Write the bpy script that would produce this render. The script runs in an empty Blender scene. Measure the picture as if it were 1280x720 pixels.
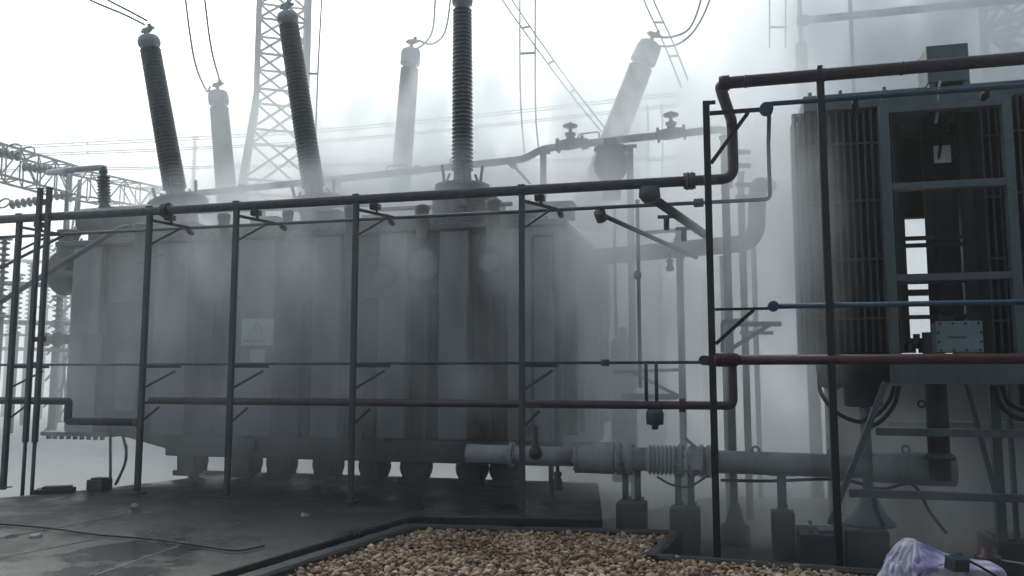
import bpy, bmesh, math, random
from mathutils import Vector, Matrix, Euler, noise
random.seed(7)
R = math.radians
scene = bpy.context.scene
COL = scene.collection

# ------------------------------------------------------------------ camera model
F = 1040.0
EYE = 1.5
PITCH = math.atan(108 / F)
CP, SP = math.cos(PITCH), math.sin(PITCH)

def ray(px, py):
    xc, yc = (px - 640) / F, (360 - py) / F
    return Vector((xc, CP - yc * SP, SP + yc * CP))

def W(px, py, Y):                       # world point seen at a pixel, Y metres ahead
    d = ray(px, py)
    return Vector((0, 0, EYE)) + d * (Y / d.y)

def G(px, py, z=0.0):                   # world point on the level z
    d = ray(px, py)
    return Vector((0, 0, EYE)) + d * ((z - EYE) / d.z)

class Frame:                            # a local frame turned about z
    def __init__(s, ox, oy, ang):
        s.o = Vector((ox, oy, 0)); s.a = ang
        s.m = Matrix.Translation(s.o) @ Matrix.Rotation(ang, 4, 'Z'); s.i = s.m.inverted()
    def hit(s, px, py, yl=0.0):         # local point on the local plane y = yl
        o = s.i @ Vector((0, 0, EYE)); d = s.i.to_3x3() @ ray(px, py)
        return o + d * ((yl - o.y) / d.y)

# ------------------------------------------------------------------ materials
def mat(name, build):
    m = bpy.data.materials.new(name); m.use_nodes = True
    nt = m.node_tree; nt.nodes.clear()
    out = nt.nodes.new('ShaderNodeOutputMaterial')
    build(nt, out)
    return m

def nn(nt, t, **kw):
    n = nt.nodes.new(t)
    for k, v in kw.items():
        if k in n.inputs: n.inputs[k].default_value = v
        else: setattr(n, k, v)
    return n

def painted(name, c1, c2, rough=0.55, scale=3.0, metal=0.0, streak=True, rust=None, bump=0.15, wet=0.0):
    def b(nt, out):
        tc = nn(nt, 'ShaderNodeTexCoord')
        mp = nn(nt, 'ShaderNodeMapping'); mp.inputs['Scale'].default_value = (scale, scale, scale * (0.18 if streak else 1))
        nt.links.new(tc.outputs['Object'], mp.inputs['Vector'])
        n1 = nn(nt, 'ShaderNodeTexNoise', Scale=2.2, Detail=7.0, Roughness=0.65)
        nt.links.new(mp.outputs['Vector'], n1.inputs['Vector'])
        cr = nn(nt, 'ShaderNodeValToRGB')
        cr.color_ramp.elements[0].position = 0.35; cr.color_ramp.elements[0].color = (*c2, 1)
        cr.color_ramp.elements[1].position = 0.65; cr.color_ramp.elements[1].color = (*c1, 1)
        nt.links.new(n1.outputs['Fac'], cr.inputs['Fac'])
        col = cr.outputs['Color']
        n2 = nn(nt, 'ShaderNodeTexNoise', Scale=scale * 5, Detail=8.0, Roughness=0.7)
        nt.links.new(tc.outputs['Object'], n2.inputs['Vector'])
        if rust:
            r2 = nn(nt, 'ShaderNodeValToRGB')
            r2.color_ramp.elements[0].position = 0.58; r2.color_ramp.elements[0].color = (0, 0, 0, 1)
            r2.color_ramp.elements[1].position = 0.70; r2.color_ramp.elements[1].color = (0.8, 0.8, 0.8, 1)
            nt.links.new(n2.outputs['Fac'], r2.inputs['Fac'])
            mx = nn(nt, 'ShaderNodeMix', data_type='RGBA')
            nt.links.new(r2.outputs['Color'], mx.inputs[0])
            nt.links.new(col, mx.inputs[6]); mx.inputs[7].default_value = (*rust, 1)
            col = mx.outputs[2]
        p = nn(nt, 'ShaderNodeBsdfPrincipled', Roughness=rough, Metallic=metal)
        rr = nn(nt, 'ShaderNodeMapRange'); rr.inputs[3].default_value = max(0.05, rough - 0.18); rr.inputs[4].default_value = min(1, rough + 0.2)
        nt.links.new(n2.outputs['Fac'], rr.inputs[0]); nt.links.new(rr.outputs[0], p.inputs['Roughness'])
        nt.links.new(col, p.inputs['Base Color'])
        bp = nn(nt, 'ShaderNodeBump', Strength=bump, Distance=0.01)
        nt.links.new(n2.outputs['Fac'], bp.inputs['Height']); nt.links.new(bp.outputs['Normal'], p.inputs['Normal'])
        nt.links.new(p.outputs[0], out.inputs['Surface'])
    return mat(name, b)

M = {}
M['tank'] = painted('tank_grey_paint', (.080, .094, .10), (.038, .046, .05), .5, 1.6, rust=(.06, .05, .042))
M['tank_pale'] = painted('pale_grey_paint', (.185, .205, .215), (.11, .124, .132), .5, 1.8, rust=(.09, .08, .07))
M['tank_dark'] = painted('dark_grey_paint', (.034, .04, .045), (.018, .022, .025), .5, 1.5)  # also carries the shade put into the tank recesses
M['cooler'] = painted('cooler_grey_green_paint', (.10, .135, .145), (.065, .09, .098), .5, 2.0, rust=(.07, .06, .05))
M['fins'] = painted('radiator_dark_paint', (.035, .042, .045), (.02, .025, .027), .6, 2.0)
M['galv'] = painted('galvanised_steel', (.30, .33, .34), (.20, .225, .235), .5, 3.0, metal=0.3)
M['galv_far'] = painted('weathered_tower_steel', (.22, .25, .25), (.15, .175, .17), .6, 1.0)
M['tower'] = painted('dark_tower_steel', (.06, .075, .07), (.04, .05, .046), .6, 1.0)
M['black_steel'] = painted('black_painted_steel', (.011, .013, .015), (.006, .008, .010), .65, 6.0, rust=(.035, .028, .025))
M['rack_grey'] = painted('grey_rack_steel', (.065, .076, .084), (.042, .050, .057), .6, 5.0, rust=(.06, .052, .048))
M['maroon'] = painted('maroon_pipe_paint', (.030, .016, .022), (.016, .010, .014), .55, 5.0, rust=(.10, .09, .095))
M['red'] = painted('dark_red_pipe_paint', (.065, .003, .013), (.032, .003, .009), .4, 5.0, rust=(.04, .02, .018))
M['red_dull'] = painted('dull_red_pipe_paint', (.06, .028, .032), (.035, .022, .026), .5, 5.0)
M['blue'] = painted('blue_pipe_paint', (.010, .062, .125), (.008, .040, .080), .45, 5.0)
M['porcelain'] = painted('grey_porcelain', (.075, .085, .095), (.052, .060, .068), .3, 3.0, bump=0.03)
M['pipe_foglit'] = painted('foglit_pipe_paint', (.38, .41, .415), (.25, .275, .28), .5, 3.0, rust=(.13, .12, .11))  # oil pipe lightened: the fog's light on it is put into the paint
M['pipe_mid'] = painted('grey_pipe_paint', (.25, .275, .28), (.165, .185, .19), .5, 3.0, rust=(.10, .09, .085))  # greyer copy for the less fog-lit stretch of the oil pipe
M['cap'] = painted('cast_aluminium', (.28, .31, .33), (.19, .22, .235), .45, 4.0, metal=.3)
M['box_teal'] = painted('pale_teal_enamel', (.19, .27, .29), (.13, .195, .21), .4, 3.0)
M['cable'] = painted('black_rubber', (.016, .018, .02), (.010, .011, .013), .6, 5.0, streak=False)
M['wire'] = painted('aluminium_conductor', (.16, .175, .18), (.11, .12, .125), .5, 5.0)
M['plate'] = painted('white_sign_plate', (.62, .66, .68), (.50, .54, .56), .45, 2.0)
M['mark'] = painted('dark_sign_print', (.10, .11, .12), (.075, .08, .09), .5, 4.0)
M['paper'] = painted('white_paper_tag', (.74, .77, .78), (.64, .67, .68), .7, 3.0)
M['brownred'] = painted('brown_red_enamel', (.055, .012, .012), (.02, .01, .01), .4, 8.0, rust=(.03, .02, .02))
M['teal'] = painted('teal_plastic', (.008, .04, .046), (.006, .026, .032), .45, 5.0)

def concrete(name, c1, c2, wet=0.5, scale=1.0, bump=0.3, crack=False):
    def b(nt, out):
        tc = nn(nt, 'ShaderNodeTexCoord')
        a = nn(nt, 'ShaderNodeTexNoise', Scale=0.7 * scale, Detail=10.0, Roughness=0.68)
        nt.links.new(tc.outputs['Object'], a.inputs['Vector'])
        f = nn(nt, 'ShaderNodeTexNoise', Scale=14 * scale, Detail=9.0, Roughness=0.75)
        nt.links.new(tc.outputs['Object'], f.inputs['Vector'])
        cr = nn(nt, 'ShaderNodeValToRGB')
        cr.color_ramp.elements[0].position = 0.36; cr.color_ramp.elements[0].color = (*c2, 1)
        cr.color_ramp.elements[1].position = 0.66; cr.color_ramp.elements[1].color = (*c1, 1)
        mx = nn(nt, 'ShaderNodeMath', operation='MULTIPLY_ADD'); mx.inputs[1].default_value = .35
        nt.links.new(f.outputs['Fac'], mx.inputs[0])
        ma = nn(nt, 'ShaderNodeMath', operation='MULTIPLY'); ma.inputs[1].default_value = .68
        nt.links.new(a.outputs['Fac'], ma.inputs[0]); nt.links.new(ma.outputs[0], mx.inputs[2])
        nt.links.new(mx.outputs[0], cr.inputs['Fac'])
        p = nn(nt, 'ShaderNodeBsdfPrincipled')
        nt.links.new(cr.outputs['Color'], p.inputs['Base Color'])
        # wet film: glossier in the low, dark patches
        rr = nn(nt, 'ShaderNodeMapRange'); rr.inputs[1].default_value = .35; rr.inputs[2].default_value = .62
        rr.inputs[3].default_value = 0.75 - 0.55 * wet; rr.inputs[4].default_value = 0.9 - 0.25 * wet
        nt.links.new(a.outputs['Fac'], rr.inputs[0]); nt.links.new(rr.outputs[0], p.inputs['Roughness'])
        bp = nn(nt, 'ShaderNodeBump', Strength=bump, Distance=0.02)
        nt.links.new(f.outputs['Fac'], bp.inputs['Height']); nt.links.new(bp.outputs['Normal'], p.inputs['Normal'])
        nt.links.new(p.outputs[0], out.inputs['Surface'])
    return mat(name, b)

def wet_slab(nt, out):
    tc = nn(nt, 'ShaderNodeTexCoord')
    def noise_(sc, det, ro=.65):
        n = nn(nt, 'ShaderNodeTexNoise', Scale=sc, Detail=det, Roughness=ro); nt.links.new(tc.outputs['Object'], n.inputs['Vector']); return n.outputs['Fac']
    def ramp(src, p0, c0, p1, c1):
        r = nn(nt, 'ShaderNodeValToRGB'); e = r.color_ramp.elements
        e[0].position = p0; e[0].color = (*c0, 1); e[1].position = p1; e[1].color = (*c1, 1); nt.links.new(src, r.inputs['Fac']); return r.outputs['Color']
    big, mid, fine = noise_(.55, 6), noise_(2.6, 9, .72), noise_(38, 8, .75)
    base = ramp(mid, .38, (.018, .020, .021), .66, (.062, .065, .064))
    grit = ramp(fine, .55, (.65, .65, .65), .75, (1.7, 1.65, 1.55))
    m1 = nn(nt, 'ShaderNodeMix', data_type='RGBA', blend_type='MULTIPLY'); m1.inputs[0].default_value = 1
    nt.links.new(base, m1.inputs[6]); nt.links.new(grit, m1.inputs[7])
    pud = ramp(big, .45, (0, 0, 0), .58, (1, 1, 1))        # standing water
    m2 = nn(nt, 'ShaderNodeMix', data_type='RGBA'); nt.links.new(pud, m2.inputs[0]); nt.links.new(m1.outputs[2], m2.inputs[6]); m2.inputs[7].default_value = (.017, .019, .020, 1)
    # cracks
    wv = nn(nt, 'ShaderNodeTexVoronoi', feature='DISTANCE_TO_EDGE', Scale=.55)
    mp = nn(nt, 'ShaderNodeVectorMath', operation='MULTIPLY_ADD'); mp.inputs[1].default_value = (.35, .35, 0)
    nc = nn(nt, 'ShaderNodeTexNoise', Scale=2.2, Detail=6.0); nt.links.new(tc.outputs['Object'], nc.inputs['Vector'])
    nt.links.new(nc.outputs['Color'], mp.inputs[0]); nt.links.new(tc.outputs['Object'], mp.inputs[2]); nt.links.new(mp.outputs[0], wv.inputs['Vector'])
    ck = ramp(wv.outputs['Distance'], .004, (1, 1, 1), .011, (0, 0, 0))
    m3 = nn(nt, 'ShaderNodeMix', data_type='RGBA'); nt.links.new(ck, m3.inputs[0]); nt.links.new(m2.outputs[2], m3.inputs[6]); m3.inputs[7].default_value = (.008, .008, .008, 1)
    p = nn(nt, 'ShaderNodeBsdfPrincipled'); nt.links.new(m3.outputs[2], p.inputs['Base Color'])
    rr = nn(nt, 'ShaderNodeMapRange'); rr.inputs[3].default_value = .68; rr.inputs[4].default_value = .26
    nt.links.new(pud, rr.inputs[0]); nt.links.new(rr.outputs[0], p.inputs['Roughness'])
    p.inputs['Specular IOR Level'].default_value = .35
    hm = nn(nt, 'ShaderNodeMath', operation='MULTIPLY'); iv = nn(nt, 'ShaderNodeMath', operation='SUBTRACT'); iv.inputs[0].default_value = 1.0
    nt.links.new(pud, iv.inputs[1]); nt.links.new(iv.outputs[0], hm.inputs[0]); nt.links.new(fine, hm.inputs[1])
    bp = nn(nt, 'ShaderNodeBump', Strength=.5, Distance=.02); nt.links.new(hm.outputs[0], bp.inputs['Height']); nt.links.new(bp.outputs['Normal'], p.inputs['Normal'])
    nt.links.new(p.outputs[0], out.inputs['Surface'])
M['pad'] = mat('wet_concrete', wet_slab)
M['ground'] = concrete('damp_earth', (.42, .42, .41), (.27, .275, .27), .3, .6)
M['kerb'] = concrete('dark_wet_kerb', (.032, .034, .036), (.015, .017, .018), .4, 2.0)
M['block'] = concrete('dark_plinth_concrete', (.06, .063, .064), (.03, .033, .035), .5, 2.5)
M['joint'] = concrete('worn_joint_mortar', (.10, .104, .104), (.04, .043, .044), .5, 5.0)
M['chip'] = concrete('pale_broken_concrete', (.30, .30, .29), (.20, .20, .2), .2, 5.0)

def gravel_mat(nt, out):
    at = nn(nt, 'ShaderNodeAttribute', attribute_name='tone')
    cr = nn(nt, 'ShaderNodeValToRGB')
    e = cr.color_ramp.elements
    e[0].position = 0; e[0].color = (.06, .035, .022, 1)
    e[1].position = 1; e[1].color = (.70, .60, .49, 1)
    for pos, c in ((.3, (.24, .14, .078)), (.55, (.42, .27, .165)), (.8, (.56, .40, .26))):
        x = e.new(pos); x.color = (*c, 1)
    nt.links.new(at.outputs['Fac'], cr.inputs['Fac'])
    tc = nn(nt, 'ShaderNodeTexCoord')
    f = nn(nt, 'ShaderNodeTexNoise', Scale=60.0, Detail=5.0, Roughness=.7)
    nt.links.new(tc.outputs['Object'], f.inputs['Vector'])
    mr = nn(nt, 'ShaderNodeMapRange'); mr.inputs[3].default_value = .72; mr.inputs[4].default_value = 1.15
    nt.links.new(f.outputs['Fac'], mr.inputs[0])
    mu = nn(nt, 'ShaderNodeVectorMath', operation='SCALE')
    nt.links.new(cr.outputs['Color'], mu.inputs[0]); nt.links.new(mr.outputs[0], mu.inputs['Scale'])
    p = nn(nt, 'ShaderNodeBsdfPrincipled', Roughness=.6)
    nt.links.new(mu.outputs[0], p.inputs['Base Color'])
    bp = nn(nt, 'ShaderNodeBump', Strength=.35, Distance=.01)
    nt.links.new(f.outputs['Fac'], bp.inputs['Height']); nt.links.new(bp.outputs['Normal'], p.inputs['Normal'])
    nt.links.new(p.outputs[0], out.inputs['Surface'])
M['gravel'] = mat('river_pebbles', gravel_mat)

def cloth_mat(nt, out):
    tc = nn(nt, 'ShaderNodeTexCoord')
    f = nn(nt, 'ShaderNodeTexNoise', Scale=7.0, Detail=6.0, Roughness=.6)
    nt.links.new(tc.outputs['Object'], f.inputs['Vector'])
    cr = nn(nt, 'ShaderNodeValToRGB')
    cr.color_ramp.elements[0].position = .42; cr.color_ramp.elements[0].color = (.24, .21, .40, 1)
    cr.color_ramp.elements[1].position = .56; cr.color_ramp.elements[1].color = (.58, .57, .68, 1)
    nt.links.new(f.outputs['Fac'], cr.inputs['Fac'])
    w = nn(nt, 'ShaderNodeTexNoise', Scale=160.0, Detail=2.0)
    nt.links.new(tc.outputs['Object'], w.inputs['Vector'])
    p = nn(nt, 'ShaderNodeBsdfPrincipled', Roughness=.9)
    p.inputs['Sheen Weight'].default_value = .3
    nt.links.new(cr.outputs['Color'], p.inputs['Base Color'])
    bp = nn(nt, 'ShaderNodeBump', Strength=.3, Distance=.004)
    nt.links.new(w.outputs['Fac'], bp.inputs['Height']); nt.links.new(bp.outputs['Normal'], p.inputs['Normal'])
    nt.links.new(p.outputs[0], out.inputs['Surface'])
M['cloth'] = mat('lavender_cotton', cloth_mat)

# ------------------------------------------------------------------ mesh builder
class MB:
    def __init__(s): s.v = []; s.f = []; s.sm = []
    def add(s, vs, fs, smooth=False):
        n = len(s.v); s.v += [tuple(x) for x in vs]
        for f in fs: s.f.append(tuple(i + n for i in f)); s.sm.append(smooth)
        return s
    def box(s, c, d, m=None):           # centre, full size, optional 3x3 turn
        c = Vector(c); vs = []
        for z in (-.5, .5):
            for y in (-.5, .5):
                for x in (-.5, .5):
                    p = Vector((x * d[0], y * d[1], z * d[2]))
                    vs.append(c + (m @ p if m else p))
        return s.add(vs, [(0, 2, 3, 1), (4, 5, 7, 6), (0, 1, 5, 4), (2, 6, 7, 3), (0, 4, 6, 2), (1, 3, 7, 5)])
    def span(s, a, b):                  # box from corner to corner
        a, b = Vector(a), Vector(b)
        return s.box((a + b) / 2, (abs(b.x - a.x), abs(b.y - a.y), abs(b.z - a.z)))
    def bar(s, p, q, w, h=None):        # square section bar
        p, q = Vector(p), Vector(q); h = h or w
        z = (q - p); L = z.length; z.normalize()
        up = Vector((0, 0, 1)) if abs(z.z) < .95 else Vector((0, 1, 0))
        x = z.cross(up).normalized(); y = z.cross(x)
        m = Matrix((x, y, z)).transposed()
        return s.box((p + q) / 2, (w, h, L), m)
    def lathe(s, p, q, prof, n=20, smooth=True):   # prof: (t metres along p->q, radius)
        p, q = Vector(p), Vector(q); z = (q - p).normalized()
        up = Vector((0, 0, 1)) if abs(z.z) < .9 else Vector((1, 0, 0))
        x = z.cross(up).normalized(); y = z.cross(x)
        vs = []; fs = []
        for t, r in prof:
            for k in range(n):
                a = 2 * math.pi * k / n
                vs.append(p + z * t + (x * math.cos(a) + y * math.sin(a)) * r)
        m = len(prof)
        for i in range(m - 1):
            for k in range(n):
                a, b = i * n + k, i * n + (k + 1) % n
                fs.append((a, b, b + n, a + n))
        s.add(vs, fs, smooth)
        k0 = len(s.v) - len(vs)
        s.f.append(tuple(k0 + k for k in reversed(range(n)))); s.sm.append(False)
        s.f.append(tuple(k0 + (m - 1) * n + k for k in range(n))); s.sm.append(False)
        return s
    def cyl(s, p, q, r, n=18, r2=None):
        L = (Vector(q) - Vector(p)).length
        return s.lathe(p, q, [(0, r), (L, r if r2 is None else r2)], n)
    def tube(s, pts, r, n=12):
        pts = [Vector(p) for p in pts]; rings = []
        t0 = (pts[1] - pts[0]).normalized()
        up = Vector((0, 0, 1)) if abs(t0.z) < .9 else Vector((1, 0, 0))
        x = t0.cross(up).normalized()
        vs = []; fs = []
        for i, p in enumerate(pts):
            t = (pts[min(i + 1, len(pts) - 1)] - pts[max(i - 1, 0)]).normalized()
            x = (x - t * x.dot(t)).normalized(); y = t.cross(x)
            for k in range(n):
                a = 2 * math.pi * k / n
                vs.append(p + (x * math.cos(a) + y * math.sin(a)) * r)
        for i in range(len(pts) - 1):
            for k in range(n):
                a, b = i * n + k, i * n + (k + 1) % n
                fs.append((a, b, b + n, a + n))
        s.add(vs, fs, True)
        k0 = len(s.v) - len(vs)
        s.f.append(tuple(k0 + k for k in reversed(range(n)))); s.sm.append(False)
        s.f.append(tuple(k0 + (len(pts) - 1) * n + k for k in range(n))); s.sm.append(False)
        return s
    def pipe(s, pts, r, bend=.12, n=14):   # straight legs with round elbows
        pts = [Vector(p) for p in pts]; out = [pts[0]]
        for i in range(1, len(pts) - 1):
            a, b, c = pts[i - 1], pts[i], pts[i + 1]
            d1 = min(bend, (b - a).length * .45); d2 = min(bend, (c - b).length * .45)
            p, q = b + (a - b).normalized() * d1, b + (c - b).normalized() * d2
            for k in range(7):
                t = k / 6
                out.append(p * (1 - t) ** 2 + b * 2 * t * (1 - t) + q * t * t)
        out.append(pts[-1])
        return s.tube(out, r, n)
    def build(s, name, m, parent=None, bevel=0.0):
        me = bpy.data.meshes.new(name); me.from_pydata(s.v, [], s.f)
        me.polygons.foreach_set('use_smooth', s.sm); me.update()
        o = bpy.data.objects.new(name, me); COL.objects.link(o)
        me.materials.append(M[m] if isinstance(m, str) else m)
        if parent: o.parent = parent
        if bevel:
            bv = o.modifiers.new('edge', 'BEVEL'); bv.width = bevel; bv.segments = 2
            bv.limit_method = 'ANGLE'; bv.angle_limit = R(50)
        return o

def tag(o, label=None, cat=None, group=None, kind=None):
    if label: o['label'] = label
    if cat: o['category'] = cat
    if group: o['group'] = group
    if kind: o['kind'] = kind
    return o

def empty(name, loc=(0, 0, 0), rz=0.0):
    o = bpy.data.objects.new(name, None); COL.objects.link(o)
    o.empty_display_size = .2; o.location = loc; o.rotation_euler = (0, 0, rz)
    return o

def copy_tree(o, parent=None):
    c = o.copy(); COL.objects.link(c); c.parent = parent
    for ch in list(o.children): copy_tree(ch, c)
    return c

def curve_pts(pts, n=24):               # Catmull-Rom through points
    pts = [Vector(p) for p in pts]
    P = [pts[0] * 2 - pts[1]] + pts + [pts[-1] * 2 - pts[-2]]
    out = []
    for i in range(1, len(P) - 2):
        for k in range(n):
            t = k / n
            a, b, c, d = P[i - 1:i + 3]
            out.append(.5 * ((2 * b) + (c - a) * t + (2 * a - 5 * b + 4 * c - d) * t * t + (3 * b - a - 3 * c + d) * t ** 3))
    out.append(pts[-1]); return out

PHI = R(-14.3)
TR = Frame(-6.2, 11.6, PHI)             # transformer, front face plane y=0, left end x=0
LR = Frame(.10, 8.57, PHI)              # long spray rack, origin at the post near px 652
RR = Frame(1.68, 7.0, PHI)              # near spray rack, origin at the post near px 888
_c = W(1107, 400, 7.75)
CR = Frame(_c.x, _c.y, PHI)             # cooler bank, origin at the left post of its steel frame
GZ = -.30                               # natural ground level
PZ = .15                                # pad level

# ------------------------------------------------------------------ ground
g = MB()
g.add([(-260, -60, GZ), (260, -60, GZ), (260, 420, GZ), (-260, 420, GZ)], [(0, 1, 2, 3)])
tag(g.build('ground', 'ground'), 'damp grey switchyard ground fading into mist', 'ground', kind='structure')

def slab(poly, z0, z1):
    b = MB(); n = len(poly)
    b.add([(x, y, z0) for x, y in poly] + [(x, y, z1) for x, y in poly],
          [tuple(reversed(range(n))), tuple(range(n, 2 * n))] + [(i, (i + 1) % n, (i + 1) % n + n, i + n) for i in range(n)])
    return b
def xy(v): return (v.x, v.y)
pA, pB = G(262, 720, PZ), G(497, 650, PZ)
pdir = (pA - pB).normalized()
pad_poly = [xy(G(0, 622, PZ) + Vector((-3, -3.6, 0))), xy(pA + pdir * 4), xy(pB), (-.95, 8.15), (.85, 8.0), xy(TR.m @ Vector((7.3, .85, 0))), xy(TR.m @ Vector((1.5, .85, 0))), xy(G(232, 598, PZ)), xy(G(112, 612, PZ)), xy(G(0, 622, PZ))]
tag(slab(pad_poly, GZ - .2, PZ).build('concrete_pad', 'pad', bevel=.015), 'wet dark concrete pad under the transformer', 'pad', kind='structure')
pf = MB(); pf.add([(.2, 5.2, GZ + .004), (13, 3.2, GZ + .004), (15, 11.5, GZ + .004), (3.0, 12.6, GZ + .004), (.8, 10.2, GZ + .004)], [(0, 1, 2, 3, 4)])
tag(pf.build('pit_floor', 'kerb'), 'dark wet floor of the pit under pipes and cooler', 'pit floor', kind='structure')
# kerb round the gravel bed
k1, k2, k3, k4 = G(492, 655, .1), G(842, 663, .1), G(815, 692, .1), G(1120, 713, .1)
k4 = k4 + (k4 - k3) * 1.6
def kerb_seg(b, p, q, w, z0, z1, worn=.007):
    d = (q - p); L = Vector((d.x, d.y, 0)).length; d.z = 0; d.normalize(); s = Vector((-d.y, d.x, 0)) * w / 2
    n = max(2, int(L / .07)); vs = []; fs = []; ch = min(.02, w * .2)
    for i in range(n + 1):
        c = p + d * (L * i / n)
        for k, (o, z) in enumerate(((-1, z0), (-1, z1 - ch), (-1 + 2 * ch / w, z1), (1 - 2 * ch / w, z1), (1, z1 - ch), (1, z0))):
            v = c + s * o; jit = noise.noise_vector(Vector((v.x * 9, v.y * 9, k * 3.7))) * worn
            bite = max(0, noise.noise(Vector((v.x * 4, v.y * 4, k * 1.3))) - .35) * worn * 6 if k in (1, 2, 3, 4) else 0
            vs.append((v.x + jit.x, v.y + jit.y, z + (0 if k in (0, 5) else jit.z * .6 - bite)))
    for i in range(n):
        for k in range(5):
            a = i * 6 + k; fs.append((a, a + 6, a + 7, a + 1))
    fs += [tuple(range(6)), tuple(n * 6 + k for k in reversed(range(6)))]
    b.add(vs, fs)
kb = MB()
kerb_seg(kb, k1 + Vector((-.02, .02, 0)), k2, .10, GZ, .10)
kerb_seg(kb, k2 + Vector((.03, .04, 0)), k3 + Vector((-.02, -.06, 0)), .10, GZ, .104)
kerb_seg(kb, k3 + (k3 - k4).normalized() * .06, k4, .10, GZ, .097)
kb.build('kerb', 'kerb')
tag(bpy.data.objects['kerb'], 'low dark wet kerb edging the gravel bed', 'kerb', kind='structure')
kl = MB(); kerb_seg(kl, pB + Vector((.12, -.02, 0)), pA + pdir * 4 + Vector((.12, -.05, 0)), .16, GZ, .115)
tag(kl.build('kerb', 'kerb'), 'dark wet kerb between the concrete pad and gravel bed', 'kerb', kind='structure')

# gravel bed: soil under loose pebbles
poly = [pA + pdir * 4, pB + Vector((.15, 0, 0)), k1, k2, k3, k4, Vector((5.5, 1.5, 0)), Vector((-3, 1.0, 0))]
poly = [Vector((p.x, p.y)) for p in poly]
tag(slab([tuple(p) for p in poly], GZ, .03).build('gravel_bed', 'kerb'), 'dark soil bed beneath the loose gravel', 'gravel bed', kind='structure')
def inside(x, y):
    c = False; n = len(poly)
    for i in range(n):
        a, b = poly[i], poly[(i + 1) % n]
        if (a.y > y) != (b.y > y) and x < (b.x - a.x) * (y - a.y) / (b.y - a.y) + a.x: c = not c
    return c
def pebbles():
    bm = bmesh.new(); bmesh.ops.create_icosphere(bm, subdivisions=2, radius=1.0)
    base = [v.co.copy() for v in bm.verts]; faces = [tuple(v.index for v in f.verts) for f in bm.faces]; bm.free()
    bm = bmesh.new(); bmesh.ops.create_icosphere(bm, subdivisions=1, radius=1.0)
    base1 = [v.co.copy() for v in bm.verts]; faces1 = [tuple(v.index for v in f.verts) for f in bm.faces]; bm.free()
    variants = []
    for k in range(14):
        off = Vector((k * 7.3, k * 3.1, 0))
        variants.append([[p * (1 + .42 * noise.noise(p * 1.15 + off) + .2 * noise.noise(p * 2.6 + off)) for p in bs] for bs in (base, base1)])
    vs = []; fs = []; tone = []
    rnd = random.Random(3); cnt = 0
    for layer in range(3):
        y = 4.4
        while y < 8.4:
            step = .036
            x = -3.2
            while x < 4.6:
                px, py = x + rnd.uniform(-.5, .5) * step, y + rnd.uniform(-.5, .5) * step
                x += step
                if not inside(px, py): continue
                if rnd.random() < .25 * layer: continue
                near = py < 6.9
                r = .5 * rnd.choice((.018, .023, .027, .03, .034, .038, .045, .062)) * rnd.uniform(.8, 1.15)
                sx, sy, sz = r * rnd.uniform(.9, 1.35), r * rnd.uniform(.75, 1.05), r * rnd.uniform(.45, .8)
                e = Euler((rnd.uniform(-.7, .7), rnd.uniform(-.7, .7), rnd.uniform(0, 6.28))).to_matrix()
                h = .028 + layer * .018 + rnd.uniform(-.008, .012) + .018 * noise.noise(Vector((px * 1.3, py * 1.3, 0)))
                vb = variants[rnd.randrange(14)][0 if near else 1]
                n = len(vs)
                for p in vb:
                    q = e @ Vector((p.x * sx, p.y * sy, p.z * sz))
                    vs.append((q.x + px, q.y + py, q.z + h))
                fl = faces if near else faces1
                fs += [(a + n, b + n, c + n) for a, b, c in fl]
                t = min(1, max(0, rnd.gauss(.46 + .25 * noise.noise(Vector((px * 1.7, py * 1.7, 4))), .23)))
                tone += [t] * len(vb); cnt += 1
            y += step
    me = bpy.data.meshes.new('gravel'); me.from_pydata(vs, [], fs)
    me.polygons.foreach_set('use_smooth', [True] * len(fs))
    at = me.attributes.new('tone', 'FLOAT', 'POINT'); at.data.foreach_set('value', tone)
    o = bpy.data.objects.new('gravel', me); COL.objects.link(o); me.materials.append(M['gravel'])
    return o
tag(pebbles(), 'loose tan and brown river pebbles filling the bed', 'gravel', kind='stuff')

# worn bits on the pad
def ribbon(pts, w, z): # thin raised strip along the ground
    b = MB()
    for p, q in zip(pts, pts[1:]):
        b.bar((p.x, p.y, z), (q.x, q.y, z), w, .012)
    return b
jt = MB()
for a, b in (((0, 673), (150, 645)), ((-40, 705), (130, 672)), ((118, 720), (300, 655))):
    p, q = G(*a, PZ), G(*b, PZ)
    kerb_seg(jt, p, q, .03, PZ - .02, PZ + .005, .004)
tag(jt.build('pad_joint', 'joint'), 'worn pale joint strips across the concrete pad', 'joint strips', kind='structure')
rnd = random.Random(11)
chips = [(424 / 2.57, 634), (10, 666), (45, 672), (250, 632), (470, 631), (382, 640), (205, 700), (120, 688)]
for i, (px, py) in enumerate([(168, 633), (44, 672), (14, 671), (381, 645)]):
    p = G(px, py, PZ); b = MB()
    n = 7; ang = [2 * math.pi * k / n + rnd.uniform(-.2, .2) for k in range(n)]
    rr = [rnd.uniform(.03, .07) for _ in range(n)]
    b.add([(r * math.cos(a), r * math.sin(a), 0) for a, r in zip(ang, rr)] + [(r * .75 * math.cos(a), r * .75 * math.sin(a), .025 * rnd.uniform(.6, 1.2)) for a, r in zip(ang, rr)],
          [tuple(range(n, 2 * n))] + [(k, (k + 1) % n, (k + 1) % n + n, k + n) for k in range(n)])
    o = b.build('concrete_chip', 'chip'); o.location = (p.x, p.y, PZ)
    tag(o, ['pale concrete chip beside the foot of a grey rack post', 'pale chip lying on a worn joint strip near the pad edge',
            'pale chip at the very edge of the pad, farthest from the gravel', 'pale chip on the wet concrete in front of the wheels'][i], 'chip', 'broken chips on the wet pad')

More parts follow.
